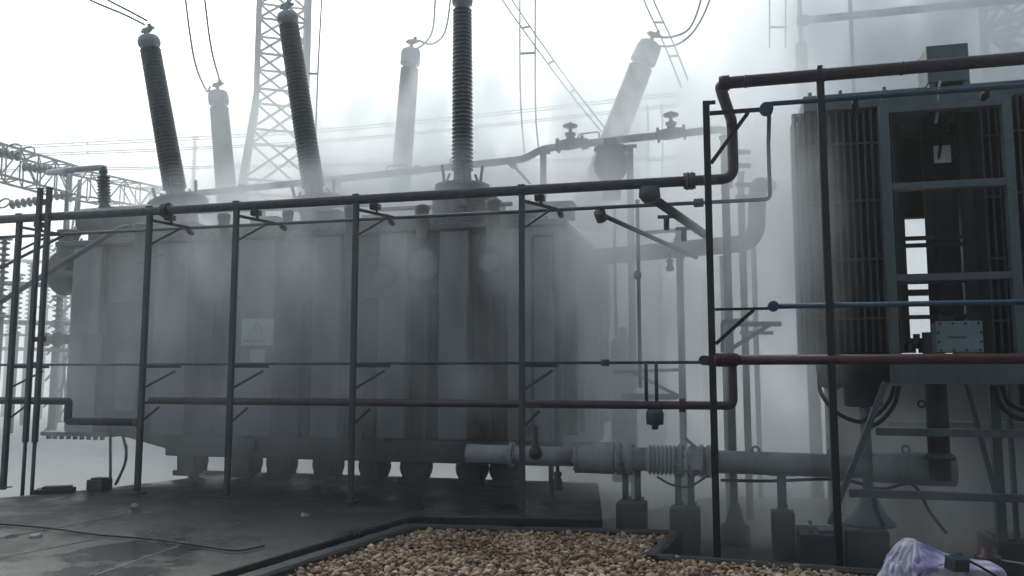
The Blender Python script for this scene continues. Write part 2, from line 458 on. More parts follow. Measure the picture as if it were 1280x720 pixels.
hp = [(-60, 652), (0, 655), (60, 660), (120, 668), (190, 674), (250, 682), (296, 688), (330, 682)]
o = MB().tube(curve_pts([G(x, y, PZ + .02) for x, y in hp], 8), .009, 8).build('hose', 'cable')
tag(o, 'thin black hose lying across the wet concrete pad', 'hose')

# small block and loose cables at the left end of the pad
b = MB(); p = G(124, 612, PZ); b.box((0, 0, .07), (.22, .18, .14)); b.box((.0, .0, .15), (.16, .12, .02))
o = b.build('concrete_block', 'block', bevel=.01); o.location = (p.x, p.y, PZ - .02); o.rotation_euler.z = PHI
tag(o, 'small concrete block on the pad edge beside hanging cables', 'block')
b = MB(); p = G(60, 618, PZ); b.box((0, 0, .03), (.4, .2, .06)); b.box((.02, .0, .07), (.3, .14, .03))
o = b.build('concrete_block', 'block', bevel=.01); o.location = (p.x, p.y + .15, PZ - .01); o.rotation_euler.z = .3
tag(o, 'flat concrete slab on the pad edge by the twin poles', 'block')

# ------------------------------------------------------------------ transformer
T = empty('power_transformer', TR.o, PHI)
tag(T, 'large grey oil transformer with tall bushings wrapped in spray mist', 'transformer')
TL = 6.95; TD = 3.9; TZ0, TZ1 = .46, 3.28
b = MB()
# tank body: lower wall set back, a sloped end at the bottom left
prof = [(0, .74), (.95, .64), (1.75, TZ0), (TL, TZ0), (TL, TZ1), (0, TZ1)]
n = len(prof)
b.add([(x, .14, z) for x, z in prof] + [(x, TD, z) for x, z in prof],
      [tuple(range(n)), tuple(reversed(range(n, 2 * n)))] + [((i + 1) % n, i, i + n, (i + 1) % n + n) for i in range(n)])
b.build('tank', 'tank', T, bevel=.02)
ux = lambda px, py=400, yl=0.0: TR.hit(px, py, yl).x
zx = lambda px, py, yl=0.0: TR.hit(px, py, yl).z
# upper band
zb = zx(500, 371)
b = MB(); b.span((.02, .02, zb), (TL - .02, .138, TZ1 - .05)); b.build('upper_band', 'tank', T, bevel=.015)
# cover plate with its flange and bolts
b = MB(); b.span((-.18, -.12, TZ1), (TL + .12, TD + .1, TZ1 + .07))
b.span((.15, .12, TZ1 + .07), (TL - .25, TD - .2, TZ1 + .20))
for k in range(46):
    x = -.1 + k * (TL + .15) / 45
    b.cyl((x, -.07, TZ1 + .06), (x, -.07, TZ1 + .11), .018, 6)
b.build('tank_cover', 'tank', T, bevel=.012)
# wide stiffeners
for a, c in ((92, 128), (196, 238), (300, 345), (393, 428), (475, 510), (550, 587), (636, 690)):
    x0, x1 = ux(a), ux(c)
    b = MB(); b.span((x0, -.07, TZ0 + .25), (x1, .139, TZ1 - .012)); b.build('stiffener', 'tank_pale', T, bevel=.02)
# narrow ribs in the bays
for px in (262, 372, 448, 531, 612):
    x0 = ux(px); b = MB(); b.span((x0 - .03, .03, TZ0 + .2), (x0 + .03, .139, zb - .02)); b.build('rib', 'tank', T, bevel=.008)
# lower dark base beam and lip
b = MB(); b.span((1.72, -.1, TZ0 - .02), (TL + .05, .13, TZ0 + .24)); b.build('base_beam', 'tank_dark', T, bevel=.02)
b = MB(); b.span((-.32, -.04, .66), (.85, .3, .715))
for k in range(9): b.cyl((-.26 + k * .11, .05, .61), (-.26 + k * .11, .05, .66), .03, 8)
b.build('end_flange', 'tank_dark', T, bevel=.006)
# manhole covers and round flanges
for px, py, r, yy in ((222, 340, 17, -.02), (530, 332, 20, -.02), (485, 347, 14, -.09), (365, 338, 14, -.02), (612, 330, 12, -.02)):
    p = TR.hit(px, py, 0); rr = r * 11 / F
    b = MB(); b.lathe((p.x, yy + .04, p.z), (p.x, -1, p.z), [(0, rr), (.05, rr), (.06, rr * .96), (.085, rr * .93), (.10, rr * .7)], 28)
    for k in range(10):
        a = k * math.pi / 5; b.cyl((p.x + rr * .84 * math.cos(a), yy - .02, p.z + rr * .84 * math.sin(a)), (p.x + rr * .84 * math.cos(a), yy - .075, p.z + rr * .84 * math.sin(a)), .012, 6)
    b.build('manhole_cover', 'tank_pale', T)
# vertical pipes on the cover edge: pressure pots and lifting lugs
for px, py0, py1, w in ((176, 285, 330, 17), (280, 272, 318, 14), (360, 268, 300, 12), (438, 262, 310, 13), (528, 262, 300, 15), (616, 255, 310, 15)):
    p0, p1 = TR.hit(px, py1, -.14), TR.hit(px, py0, -.14); rr = w * .5 * 11 / F
    b = MB(); b.lathe(p0, p1, [(0, rr * .85), (.03, rr), (max(.05, (p1 - p0).length - .05), rr), ((p1 - p0).length, rr * 1.15), ((p1 - p0).length + .04, rr * 1.15), ((p1 - p0).length + .06, rr * .6)], 16)
    b.box((p0.x, p0.y + .07, (p0.z + p1.z) / 2), (rr * 1.2, .14, .16)); b.build('oil_pot', 'tank', T)
for px, z0_, z1_ in ((186, .9, 3.1), (284, 1.0, 2.5), (455, .8, 3.0), (598, .9, 2.6), (668, .9, 3.15)):
    x = ux(px); b = MB(); b.pipe([(x, -.10, z0_), (x, -.10, z1_), (x + .25, -.10, z1_)], .018, .06, 8)
    for z in (z0_ + .2, (z0_ + z1_) / 2, z1_ - .2): b.box((x, -.085, z), (.06, .03, .02))
    b.box((x, -.10, z0_ - .05), (.12, .08, .12)); b.build('conduit', 'tank_dark', T)
for px in (320, 492, 660):
    x = ux(px); b = MB(); b.span((x - .13, -.16, TZ0 + .06), (x + .13, -.101, TZ0 + .22)); b.cyl((x, -.13, TZ0 + .21), (x, -.13, TZ0 + .27), .05, 12); b.build('jacking_pad', 'tank_dark', T, bevel=.01)
# sign plates
def plate(name, x0, y0, x1, y1, yl, m, th=.02):
    a, c = TR.hit(x0, y1, yl), TR.hit(x1, y0, yl)
    b = MB(); b.span((a.x, yl, a.z), (c.x, yl - th, c.z)); return b.build(name, m, T, bevel=.006), a, c
sp, a, c = plate('warning_plate', 302, 398, 343, 432, -.078, 'plate')
b = MB(); cx, cz = (a.x + c.x) / 2, (a.z + c.z) / 2 + .045; s = .085
def tri(b, cx, cz, s, yl):
    P = [(cx, yl, cz + s), (cx - s, yl, cz - s * .7), (cx + s, yl, cz - s * .7)]
    for i, j in ((0, 1), (0, 2)):
        b.bar(P[i], P[j], .016, .004)
    b.bar((cx - s * .25, yl, cz - s * .7), (cx + s * .9, yl, cz - s * .7), .014, .004)
    b.bar((cx + .015, yl, cz + .01), (cx - .02, yl, cz - s * .55), .02, .004)
tri(b, cx, cz, s, -.1005)
for k in range(11):
    b.box((a.x + .06 + k * .03, -.1005, a.z + .055), (.018, .004, .022))
b.build('plate_mark', 'mark', sp)
plate('name_plate', 313, 437, 332, 453, -.078, 'plate')
plate('name_plate', 308, 462, 330, 500, -.078, 'tank_pale')
# control cabinet
pa, pc = TR.hit(141, 524, -.25), TR.hit(176, 436, -.25)
b = MB(); b.span((pa.x, -.25, pa.z), (pc.x, .139, pc.z)); cab = b.build('control_cabinet', 'tank', T, bevel=.012)
b = MB(); b.span((pa.x + .03, -.252, pa.z + .12), (pc.x - .03, -.268, pc.z - .04)); dr = b.build('cabinet_door', 'tank_pale', cab, bevel=.006)
b = MB(); b.span((pa.x + .06, -.2685, pa.z + .03), (pc.x - .06, -.275, pa.z + .10)); b.build('cabinet_vent', 'tank_dark', cab)
pa, pc = TR.hit(100, 455, -.2), TR.hit(128, 417, -.2)
b = MB(); b.span((pa.x, -.2, pa.z), (pc.x, .139, pc.z)); b.build('marshalling_box', 'tank', T, bevel=.012)
# dark plates in the bays, putting recess shade into the colour
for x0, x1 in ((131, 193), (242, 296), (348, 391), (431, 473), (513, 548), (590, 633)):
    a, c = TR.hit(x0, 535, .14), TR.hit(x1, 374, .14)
    b = MB(); b.span((a.x, .137, TZ0 + .26), (c.x, .10, c.z)); b.build('recess_shade_panel', 'tank_dark', T, bevel=.006)
# end flange cluster on the left end: tap changer head, elbow and pipe
p = TR.hit(76, 342, .6)
b = MB(); b.lathe((p.x + .25, .7, p.z + .02), (p.x - 1, .7, p.z + .02), [(0, .26), (.2, .27), (.26, .34), (.30, .34), (.31, .26), (.42, .22), (.5, .12)], 26)
b.lathe((p.x + .02, .7, p.z), (p.x + .02, .7, p.z + 1), [(0, .2), (.3, .17), (.55, .14), (.62, .17), (.66, .17)], 20)
b.build('tap_changer_head', 'tank', T)
b = MB(); q0, q1 = TR.hit(92, 424, .3), TR.hit(46, 424, .3)
b.lathe(q0, q1, [(0, .07), (.25, .07), (.26, .11), (.30, .11), (.31, .07), (.45, .07), (.46, .1), (.5, .1)], 18)
b.build('drain_pipe', 'tank', T)
b = MB(); b.span((-.5, .3, TZ1 - .35), (.02, 1.0, TZ1 - .28)); b.span((-.42, .35, TZ1 + .0), (.3, .9, TZ1 + .06)); b.build('end_bracket', 'tank', T)
# wheels
wp = None
for i, px in enumerate((240, 308, 352, 410, 468, 520, 590, 632)):
    p = TR.hit(px, 588, .25)
    if wp is None:
        b = MB(); b.lathe((0, -.09, .0), (0, .09, .0), [(0, .17), (.02, .19), (.12, .19), (.125, .2), (.16, .2), (.18, .19)], 26)
        wp = b.build('wheel', 'tank_dark', T)
        b = MB(); b.span((-.13, -.15, -.15), (.13, -.095, .27)); b.span((-.13, .115, -.15), (.13, .16, .27)); b.span((-.185, -.148, .14), (.185, .158, .265)); b.span((-.185, -.16, -.19), (.185, -.10, -.12)); b.span((-.12, -.17, .02), (.12, -.15, .14)); b.cyl((0, -.16, 0), (0, .16, 0), .05, 14)
        hg = b.build('wheel_bracket', 'tank_dark', wp, bevel=.008); w0 = wp
    else: w0 = copy_tree(wp, T)
    w0.location = (p.x, .25, PZ + .202)
# turrets and bushings
bush_cache = {}
def bushing(bot, top, yl, w_px, cap_px, smooth=False, turret=True):
    p, q = TR.hit(*bot, yl), TR.hit(*top, yl)
    axis = q - p; L = axis.length
    Yw = (TR.m @ p).y; r = w_px * .5 * Yw / F
    rot = Vector((0, 0, 1)).rotation_difference(axis).to_euler()
    k = int(L / .058); pr = [(0, r * .75)]
    if smooth: k = int(L / .03)
    st = L / k
    for i in range(k):
        t = i * st; big = r
        if smooth: big = r
        big *= 1 - .10 * i / k
        core = big * (.73 if not smooth else .86)
        pr += [(t + st * .12, core), (t + st * .42, core * 1.02), (t + st * .62, big), (t + st * .74, big), (t + st * .95, core)]
    pr.append((L, r * .7))
    root = MB().lathe((0, 0, 0), (0, 0, 1), pr, 26).build('bushing', 'porcelain', T)
    root.location = p; root.rotation_euler = rot
    rc = r * .98
    ch = cap_px * Yw / F
    MB().lathe((0, 0, L - .01), (0, 0, L + 1), [(0, rc * .66), (.07, rc * .66), (.085, rc * .95), (.12, rc), (ch * .72, rc), (ch * .9, rc * .92), (ch, rc * .55)], 24).build('end_cap', 'cap', root)
    tb = MB(); tb.cyl((0, 0, L + ch - .03), (0, 0, L + ch + .10), .035, 10)
    tb.box((0, 0, L + ch + .11), (.14, .06, .07)); tb.cyl((-.1, 0, L + ch + .11), (.13, 0, L + ch + .11), .025, 10)
    tb.box((.06, 0, L + ch + .16), (.05, .05, .06)); tb.build('terminal', 'cap', root)
    fb = MB(); fb.lathe((0, 0, -.16), (0, 0, 1), [(0, r * 1.15), (.03, r * 1.15), (.035, r * .85), (.14, r * .8), (.17, r * .8)], 26)
    fb.build('base_flange', 'tank', root)
    if turret:
        z1 = -.16; z0 = -(p.z - TZ1) / max(.5, axis.normalized().z) + .1
        tm = MB()
        tm.lathe((0, 0, z0), (0, 0, 1), [(0, r * 1.55), (max(.02, z1 - z0 - .09), r * 1.45), (z1 - z0 - .08, r * 2.5), (z1 - z0 - .03, r * 2.5), (z1 - z0 - .025, r * 1.9), (z1 - z0, r * 1.2)], 28)
        for j in range(4):
            a = j * math.pi / 2 + .4
            x, y = math.cos(a) * r * 1.6, math.sin(a) * r * 1.6
            tm.bar((x, y, -.2), (x * .72, y * .72, -.02), .05, .03); tm.bar((x, y, -.2), (x * 1.15, y * 1.15, .1), .035, .03)
        tm.build('turret', 'tank', root)
    return root, p, q, axis.normalized(), L + ch + .12
B = {}
B[1] = bushing((219, 238), (188, 62), 1.2, 29, 19)
B[2] = bushing((392, 236), (361, 32), 1.2, 29, 18)
B[3] = bushing((578, 216), (578, 12), 1.2, 28, 26)
B[4] = bushing((284, 252), (274, 135), 3.5, 26, 24, True)
B[5] = bushing((500, 244), (512, 86), 3.5, 26, 28, True)
B[6] = bushing((748, 222), (801, 84), 3.3, 34, 36, True, False)
# the small bushing on the conservator at the left end
def tip(i): root, p, q, ax, L = B[i]; return TR.m @ (p + ax * L)
p = TR.hit(764, 205, 1.7)
b = MB(); b.lathe(p - Vector((0, 0, .50)), p + Vector((0, 0, 1)), [(0, .13), (.16, .13), (.17, .09), (.24, .1), (.30, .17), (.40, .225), (.50, .245), (.60, .225), (.66, .2), (.70, .24), (.73, .24)], 26)
b.box((p.x, p.y, p.z + .28), (.18, .18, .14)); b.build('relief_dome', 'tank_dark', T)
p = TR.hit(748, 222, 3.3)
b = MB(); q = TR.hit(735, 270, 3.3); b.lathe(q + (q - p) * .3, p, [(0, .34), ((q - p).length * .9, .25), ((q - p).length * 1.25, .2)], 26); b.build('turret', 'tank', T)
# left end oil conservator with a small bushing on it
q0, q1 = TR.hit(106, 277, .9), TR.hit(236, 268, .9)
b = MB(); L = (q1 - q0).length; b.lathe(q0, q1, [(-.06, .05), (-.03, .15), (0, .2), (L, .2), (L + .03, .15), (L + .06, .05)], 26)
b.build('conservator', 'tank', T)
p = TR.hit(131, 262, .9); q = TR.hit(129, 212, .9)
L = (q - p).length; pr = [(0, .11)]
for i in range(9): t = .1 + i * (L - .2) / 9; pr += [(t, .055), (t + .012, .095), (t + .024, .095), (t + .036, .055)]
pr += [(L - .06, .05), (L - .05, .065), (L, .06)]
b = MB(); b.lathe(p, q, pr, 18); b.build('small_bushing', 'porcelain', T)
# clutter on the cover
for px, py, w, h, yl in ((232, 292, 26, 14, .5), (330, 284, 40, 16, .5), (410, 286, 30, 20, .5), (470, 284, 34, 15, .7), (555, 268, 30, 30, .6), (602, 268, 36, 28, .6), (684, 276, 58, 16, .5)):
    p = TR.hit(px, py, yl); s = 11 / F
    b = MB(); b.box((p.x, yl + .15, max(TZ1 + .2 + h * s * .5, p.z)), (w * s, .35, h * s)); b.box((p.x, yl + .15, max(TZ1 + .2 + h * s * .5, p.z) + h * s * .5 + .015), (w * s * 1.1, .4, .03))
    b.build('cover_box', 'tank', T, bevel=.01)
b = MB()
for pts in ([(190, 268), (320, 262), (420, 258)], [(260, 262), (350, 258), (470, 256)], [(470, 262), (560, 258), (640, 255)]):
    b.tube(curve_pts([TR.hit(x, y, .75) for x, y in pts], 6), .03, 10)
for x, y in ((210, 268), (330, 262), (400, 258), (520, 260), (630, 256)):
    p = TR.hit(x, y, .75); b.cyl((p.x, .75, TZ1 + .1), (p.x, .75, p.z), .02, 8)
b.build('cover_pipe', 'tank', T)
# right end of the tank: ladder-like cooling ribs, cylinder and gauge pipe
for k in range(6):
    y = .45 + k * .58
    b = MB(); b.span((TL + .002, y, TZ0 + .3), (TL + .16, y + .16, TZ1 - .1)); b.build('stiffener', 'tank', T, bevel=.02)
p = TR.hit(779, 430, 2.7)
b = MB(); b.lathe((p.x, 2.7, GZ + .25), (p.x, 2.7, 3), [(0, .19), (2.0, .19), (2.08, .15), (2.12, .06), (2.2, .05), (2.21, .09), (2.25, .09)], 22); b.bar((p.x - .35, 2.7, 1.4), (p.x - .1, 2.7, 1.4), .08); b.build('oil_cylinder', 'tank', T)
# earth straps / cables hanging at the lower left end
b = MB()
for pts in ([(138, 528), (138, 560), (138, 604)], [(150, 532), (158, 570), (146, 604)], [(158, 556), (156, 580), (144, 606)]):
    b.tube(curve_pts([TR.hit(x, y, -.35) for x, y in pts], 6), .018, 8)
b.build('cable', 'cable', T)

# overhead pipe with two handwheel valves above the transformer
VP = empty('valve_pipe', TR.o, PHI)
tag(VP, 'sloping grey overhead pipe carrying two handwheel valves past the bushings', 'pipe')
yl = 2.0
pts = [TR.hit(x, y, yl) for x, y in ((225, 244), (440, 222), (655, 199), (678, 186), (770, 175), (908, 161), (912, 235))]
b = MB(); b.pipe(pts, .055, .12, 14)
for x, y in ((300, 236), (520, 213), (730, 180), (880, 164)):
    p = TR.hit(x, y, yl); q = TR.hit(x + 6, y - .6, yl); b.lathe(p, q, [(0, .08), (.03, .08), (.06, .08)], 16)
b.build('pipe', 'tank', VP)
for x, y in ((713, 180), (839, 167)):
    p = TR.hit(x, y, yl)
    b = MB(); ax = (TR.hit(x + 10, y - 1.3, yl) - p).normalized()
    b.lathe(p - ax * .2, p + ax, [(0, .11), (.035, .11), (.04, .07), (.14, .085), (.26, .085), (.36, .07), (.365, .11), (.40, .11)], 18)
    b.lathe(p, p + Vector((0, 0, 1)), [(0, .06), (.12, .06), (.13, .08), (.16, .08), (.17, .03), (.27, .022)], 14)
    v = b.build('valve', 'tank_dark', VP)
    b = MB(); c = p + Vector((0, 0, .27)); b.tube([c + Vector((.095 * math.cos(a), .095 * math.sin(a), 0)) for a in [2 * math.pi * k / 18 for k in range(19)]], .016, 8)
    b.bar(c - Vector((.095, 0, 0)), c + Vector((.095, 0, 0)), .02); b.bar(c - Vector((0, .095, 0)), c + Vector((0, .095, 0)), .02); b.cyl(c - Vector((0, 0, .03)), c + Vector((0, 0, .05)), .028, 10)
    b.build('handwheel', 'tank_dark', v)
for x, y in ((679, 186), (787, 178)):
    p = TR.hit(x, y, yl); b = MB(); z0 = TZ1 if x < 700 else GZ
    b.cyl((p.x, yl, z0), (p.x, yl, p.z - .04), .05, 12); b.box((p.x, yl, p.z - .06), (.2, .1, .03)); b.build('support_post', 'tank', VP)
for x in (638, 418):
    p = TR.hit(x, 203 if x > 500 else 226, yl); q = p + Vector((.32, -.1, -.36))
    b = MB(); b.cyl(p, p + (q - p).normalized() * .1, .05, 10); b.tube([p, q], .018, 8); b.build('spray_branch', 'tank', VP)
for x, y in ((735, 176), (575, 206), (495, 216)):
    p, q = TR.hit(x - 12, y, yl), TR.hit(x + 14, y - 3, yl)
    b = MB(); b.pipe([p, p + Vector((0, 0, .1)), q + Vector((0, 0, .1)), q], .012, .05, 8); b.build('bypass_loop', 'tank', VP)

# ------------------------------------------------------------------ spray racks
rack_group = 'water spray pipe racks'
def nozzle_mb(p, d):
    b = MB(); d = Vector(d).normalized(); p = Vector(p)
    b.lathe(p, p + d, [(0, .018), (.05, .018), (.055, .032), (.1, .032), (.105, .02), (.13, .028), (.15, .012)], 10); return b

S = empty('spray_rack', LR.o, PHI)
tag(S, 'long grey spray pipe rack standing in front of the transformer', 'pipe rack', rack_group)
ztop = LR.hit(652, 238).z
xL, xR = -9.5, LR.hit(917, 228).x
b = MB(); b.tube([(xL, 0, ztop), (xR - .15, 0, ztop)], .052, 16)
for px in (652, 295, 1000): pass
b.build('top_pipe', 'rack_grey', S)
b = MB()
for x in (LR.hit(862, 230).x, LR.hit(185, 262).x + .25):
    b.lathe((x - .035, 0, ztop), (x + 1, 0, ztop), [(0, .09), (.03, .09), (.031, .062), (.039, .062), (.04, .09), (.07, .09)], 16)
    for k in range(6):
        a = k * math.pi / 3; b.cyl((x - .06, .075 * math.cos(a), ztop + .075 * math.sin(a)), (x + .06, .075 * math.cos(a), ztop + .075 * math.sin(a)), .009, 6)
b.build('pipe_flange', 'rack_grey', S)
ARM = .42
zt2 = ztop - .11
zm = LR.hit(652, 457).z
zr = LR.hit(652, 508).z
for px, pb, zb0 in ((15, 622, PZ), (180, 605, PZ), (290, 620, PZ), (442, 614, PZ), (652.5, 650, .05)):
    x = LR.hit(px, 430).x
    b = MB(); b.bar((x, 0, zb0 - .02), (x, 0, ztop + .045), .056, .056); b.box((x, 0, zb0 + .006), (.14, .14, .014))
    b.box((x, 0, ztop + .05), (.075, .075, .02))
    pp = b.build('post', 'rack_grey', S, bevel=.004)
    for z, dz in ((zt2, .28), (zm, .24), (zr, .2)):
        b = MB(); u = Vector((.32, .30, 0)) if z > 2 else Vector((.32, .26, 0))
        if z == zr: u = u * .55
        b.bar((x + .02, .02, z), Vector((x, 0, z - (.05 if z == zt2 else 0))) + u, .028, .03); b.bar((x + .02, .02, z - dz), Vector((x, 0, z - .05)) + u * .85, .024, .024)
        if z == zt2:
            b.cyl(Vector((x, 0, z - .03)) + u * .55, Vector((x, 0, ztop)) + u * .5, .016, 8); b.box(Vector((x, 0, ztop - .06)) + u * .5, (.1, .09, .06))
        b.build('bracket', 'rack_grey', S)
zb1 = zt2 - .05
b = MB(); xe = LR.hit(965, 245).x
b.pipe([(xL, .32, zb1), (xe, .32, zb1), (xe, .32, zb1 + .55), (xe - .02, -.35, zb1 + .72)], .02, .06, 10)
b.cyl((LR.hit(872, 247).x - .05, .32, zb1), (LR.hit(872, 247).x + .05, .32, zb1), .045, 10)
b.build('cooling_pipe', 'rack_grey', S)
b = MB(); b.tube([(xL, .27, zm + .03), (LR.hit(880, 457).x + .3, .27, zm + .03)], .016, 10)
for px in (22, 752): x = LR.hit(px, 457).x; b.cyl((x - .04, .27, zm + .03), (x + .04, .27, zm + .03), .036, 10)
b.build('cooling_pipe', 'blue', S)
# red pipe: steps round the cabinet at the left end, then runs on to the right and up
xa, xb = LR.hit(86, 500, .15).x, LR.hit(172, 526, .15).x
zlow = LR.hit(120, 527, .15).z; zh = LR.hit(40, 501, .15).z
b = MB(); b.pipe([(xL, .15, zh), (xa, .15, zh), (xa, .15, zlow), (xb, .15, zlow)], .045, .03, 14)
b.lathe((xb - .02, .15, zlow), (xb + 1, .15, zlow), [(0, .06), (.03, .06), (.06, .05)], 14)
b.build('lower_pipe', 'rack_grey', S)
xc = LR.hit(188, 505, .15).x
xd = LR.hit(917, 509, .15).x
zj = RR.hit(888, 450).z
b = MB(); b.pipe([(xc, .15, zr + .02), (xd, .15, zr + .02), (xd, .15, zj), (xd - .25, -.98, zj)], .042, .07, 14)
b.build('lower_pipe', 'red_dull', S)
b = MB(); x = LR.hit(848, 508).x; b.lathe((x, .15, zr + .02), (x + 1, .15, zr + .02), [(0, .07), (.025, .07), (.03, .05), (.034, .07), (.06, .07)], 14); b.build('pipe_flange', 'red_dull', S)
# drop legs and drain pots near the right end
for px in (806, 819):
    x = LR.hit(px, 480).x; b = MB(); b.cyl((x, .15, zr + .04), (x, .15, zm + .04), .018, 10)
    b.build('drain_leg', 'rack_grey', S)
x = LR.hit(817, 520).x; b = MB(); b.lathe((x, .15, zr - .22), (x, .15, 5), [(0, .03), (.04, .035), (.05, .085), (.16, .09), (.2, .07)], 14); b.build('drain_pot', 'rack_grey', S)
for px in (470, 690, 745, 330, 210):
    x = LR.hit(px, 260).x; p = (x, .34, zb1); nozzle_mb(p, (.1, 1, -.35)).build('nozzle', 'rack_grey', S)
# pipe running back over the gap with nozzles, then steel hangers behind
x = LR.hit(812, 243).x
b = MB(); b.lathe((x, 0, ztop - .04), (x, .02, ztop - 1), [(0, .10), (.10, .11), (.16, .06)], 14)
b.tube([(x + .02, .05, ztop - .14), (x + .55, 1.6, ztop - .32)], .05, 12)
for t in (.3, .6): p = Vector((x + .02, .05, ztop - .14)).lerp(Vector((x + .55, 1.6, ztop - .32)), t); b.box(p - Vector((.04, 0, .06)), (.2, .05, .03)); b.cyl(p - Vector((.05, 0, .2)), p - Vector((.05, 0, .05)), .03, 8)
b.build('branch_pipe', 'rack_grey', S)
x = LR.hit(743, 262).x
b = MB(); b.cyl((x, .32, zb1 - .04), (x + .02, .4, zb1 - .12), .06, 12); b.tube([(x, .34, zb1 - .06), (x + .95, 1.9, zb1 - .35)], .026, 10); b.build('branch_pipe', 'rack_grey', S)

# the rack on the far side of the gap (posts behind, mostly lost in mist)
FR = Frame(*xy(W(797, 470, 9.6)), PHI)
S2 = empty('spray_rack', FR.o, PHI)
tag(S2, 'fog-faded grey spray rack of thin posts beyond the drain pots', 'pipe rack', rack_group)
def wl(v): return FR.i @ v
def post2(px0, py0, px1, py1, Y, r):
    a, c = wl(W(px0, py0, Y)), wl(W(px1, py1, Y)); c.z = max(c.z, GZ); c.x = a.x = (a.x + c.x) / 2; c.y = a.y
    if c.z < GZ + .35: c.z = GZ
    b = MB(); b.cyl(c, a, r, 12); b.cyl(a - Vector((0, 0, .03)), a, r * 1.3, 12); b.build('post', 'rack_grey', S2); return a
for args in ((797, 250, 800, 485, 9.6, .022), (768, 258, 770, 420, 11.2, .022), (852, 288, 853, 640, 10.4, .045), (909, 170, 914, 655, 9.3, .045), (929, 215, 934, 640, 10.6, .045), (944, 230, 946, 610, 12.5, .04)):
    post2(*args)
for a, c, Ya, Yc, r in (((797, 292), (852, 287), 9.6, 10.4, .025), ((768, 465), (852, 462), 9.9, 10.4, .022), ((790, 465), (848, 495), 9.9, 10.4, .022), ((780, 496), (845, 496), 9.9, 10.4, .04),
                        ((905, 405), (976, 405), 9.3, 9.3, .03), ((914, 436), (962, 406), 9.3, 9.3, .025), ((925, 416), (966, 416), 10.6, 10.6, .025)):
    b = MB(); b.cyl(wl(W(*a, Ya)), wl(W(*c, Yc)), r, 10); b.build('cross_bar', 'rack_grey', S2)
b = MB(); b.pipe([wl(W(903, 440, 9.1)), wl(W(903, 402, 9.1)), wl(W(925, 400, 9.4))], .022, .05, 10); b.build('cooling_pipe', 'rack_grey', S2)
p = wl(W(797, 344, 9.6)); MB().lathe(p - Vector((0, 0, .05)), p + Vector((0, 0, 1)), [(0, .025), (.02, .045), (.08, .045), (.1, .025)], 12).build('coupling', 'rack_grey', S2)
p = wl(W(837, 316, 10.2)); b = MB(); b.lathe(p, p - Vector((0, 0, 1)), [(0, .015), (.08, .015), (.09, .05), (.14, .03), (.2, .06), (.23, .03)], 12); b.build('nozzle', 'rack_grey', S2)
p = wl(W(915, 225, 9.0)); 
for py in (190, 207, 231, 246):
    b = MB(); b.cyl(wl(W(922, py, 9.3)), wl(W(936, py, 9.6)), .03, 8); b.build('pipe_clamp', 'rack_grey', S2)

# near rack
N = empty('spray_rack', RR.o, PHI)
tag(N, 'near black spray rack with thick maroon top pipe and blue lines before the cooler', 'pipe rack', rack_group)
zt = RR.hit(905, 104).z; z1p = RR.hit(880, 127).z
for x, zt_, zb_ in ((0.0, z1p, GZ), (RR.hit(1037, 400).x, zt - .02, GZ), (3.05, zt - .02, GZ)):
    b = MB(); b.bar((x, 0, zb_), (x, 0, zt_), .058, .058); b.box((x, 0, GZ + .2), (.12, .12, .02))
    if x > .1: b.box((x, 0, zt_ + .085), (.04, .09, .015)); b.box((x, 0, zt_ - .01), (.08, .09, .02))
    b.build('post', 'black_steel', N, bevel=.004)
xe0 = RR.hit(897, 104).x
lend = RR.i @ (LR.m @ Vector((xR, 0, ztop)))
b = MB(); b.pipe([(5.2, 0, zt), (xe0 + .02, 0, zt), (xe0 + .04, .30, zt), tuple(lend + Vector((0, 0, zt - lend.z))), tuple(lend), tuple(lend + Vector((-.3, 0, 0)))], .052, .12, 16)
b.build('top_pipe', 'maroon', N)
for x in (xe0 + .22, RR.hit(1125, 95).x, xe0 + .85, 2.6):
    b = MB(); b.lathe((x, 0, zt), (x + 1, 0, zt), [(0, .053), (.01, .058), (.02, .058), (.03, .053)], 18); b.build('weld_collar', 'maroon', N)
b = MB(); b.cyl((xe0 + .01, 0, zt), (xe0 + .1, 0, zt), .066, 18); b.build('elbow_collar', 'maroon', N)
za = RR.hit(884, 142).z; xa1 = RR.hit(958, 142).x
b = MB(); b.bar((.0, 0, z1p - .014), (.08, 0, z1p - .014), .028); b.bar((.03, 0, za), (xa1, 0, za), .028, .032); b.bar((.03, 0, za - .44), (RR.hit(935, 145).x, 0, za - .02), .028, .03); b.build('bracket', 'black_steel', N)
zc = RR.hit(884, 387).z
b = MB(); b.bar((.03, 0, zc), (xa1, 0, zc), .026, .022); b.bar((.03, 0, zc - .29), (RR.hit(942, 388).x, 0, zc - .01), .026, .03); b.build('bracket', 'black_steel', N)
zbt = RR.hit(960, 130).z
b = MB(); b.pipe([(5.2, .0, zbt - .02), (xa1, .0, zbt), (xa1, .0, za - .02)], .021, .05, 12); b.lathe((xa1, -.045, za), (xa1, 1, za), [(0, .05), (.02, .058), (.07, .058), (.09, .05)], 16); b.build('cooling_pipe', 'blue', N)
zbl = RR.hit(962, 383).z
b = MB(); b.tube([(5.2, 0, zbl - .01), (xa1 + .02, 0, zbl)], .022, 12); b.lathe((xa1 + .005, -.05, zbl), (xa1, 1, zbl), [(0, .038), (.02, .045), (.07, .045), (.09, .038)], 16)
b.build('cooling_pipe', 'blue', N)
zrr = RR.hit(888, 450).z
b = MB(); b.tube([(5.2, 0, zrr + .0), (.02, 0, zrr)], .042, 16); b.lathe((.012, 0, zrr), (1, 0, zrr), [(0, .05), (.03, .058), (.18, .058), (.2, .045)], 18); b.cyl((.02, .02, zrr), (.02, .2, zrr), .05, 14)
b.build('lower_pipe', 'red', N)
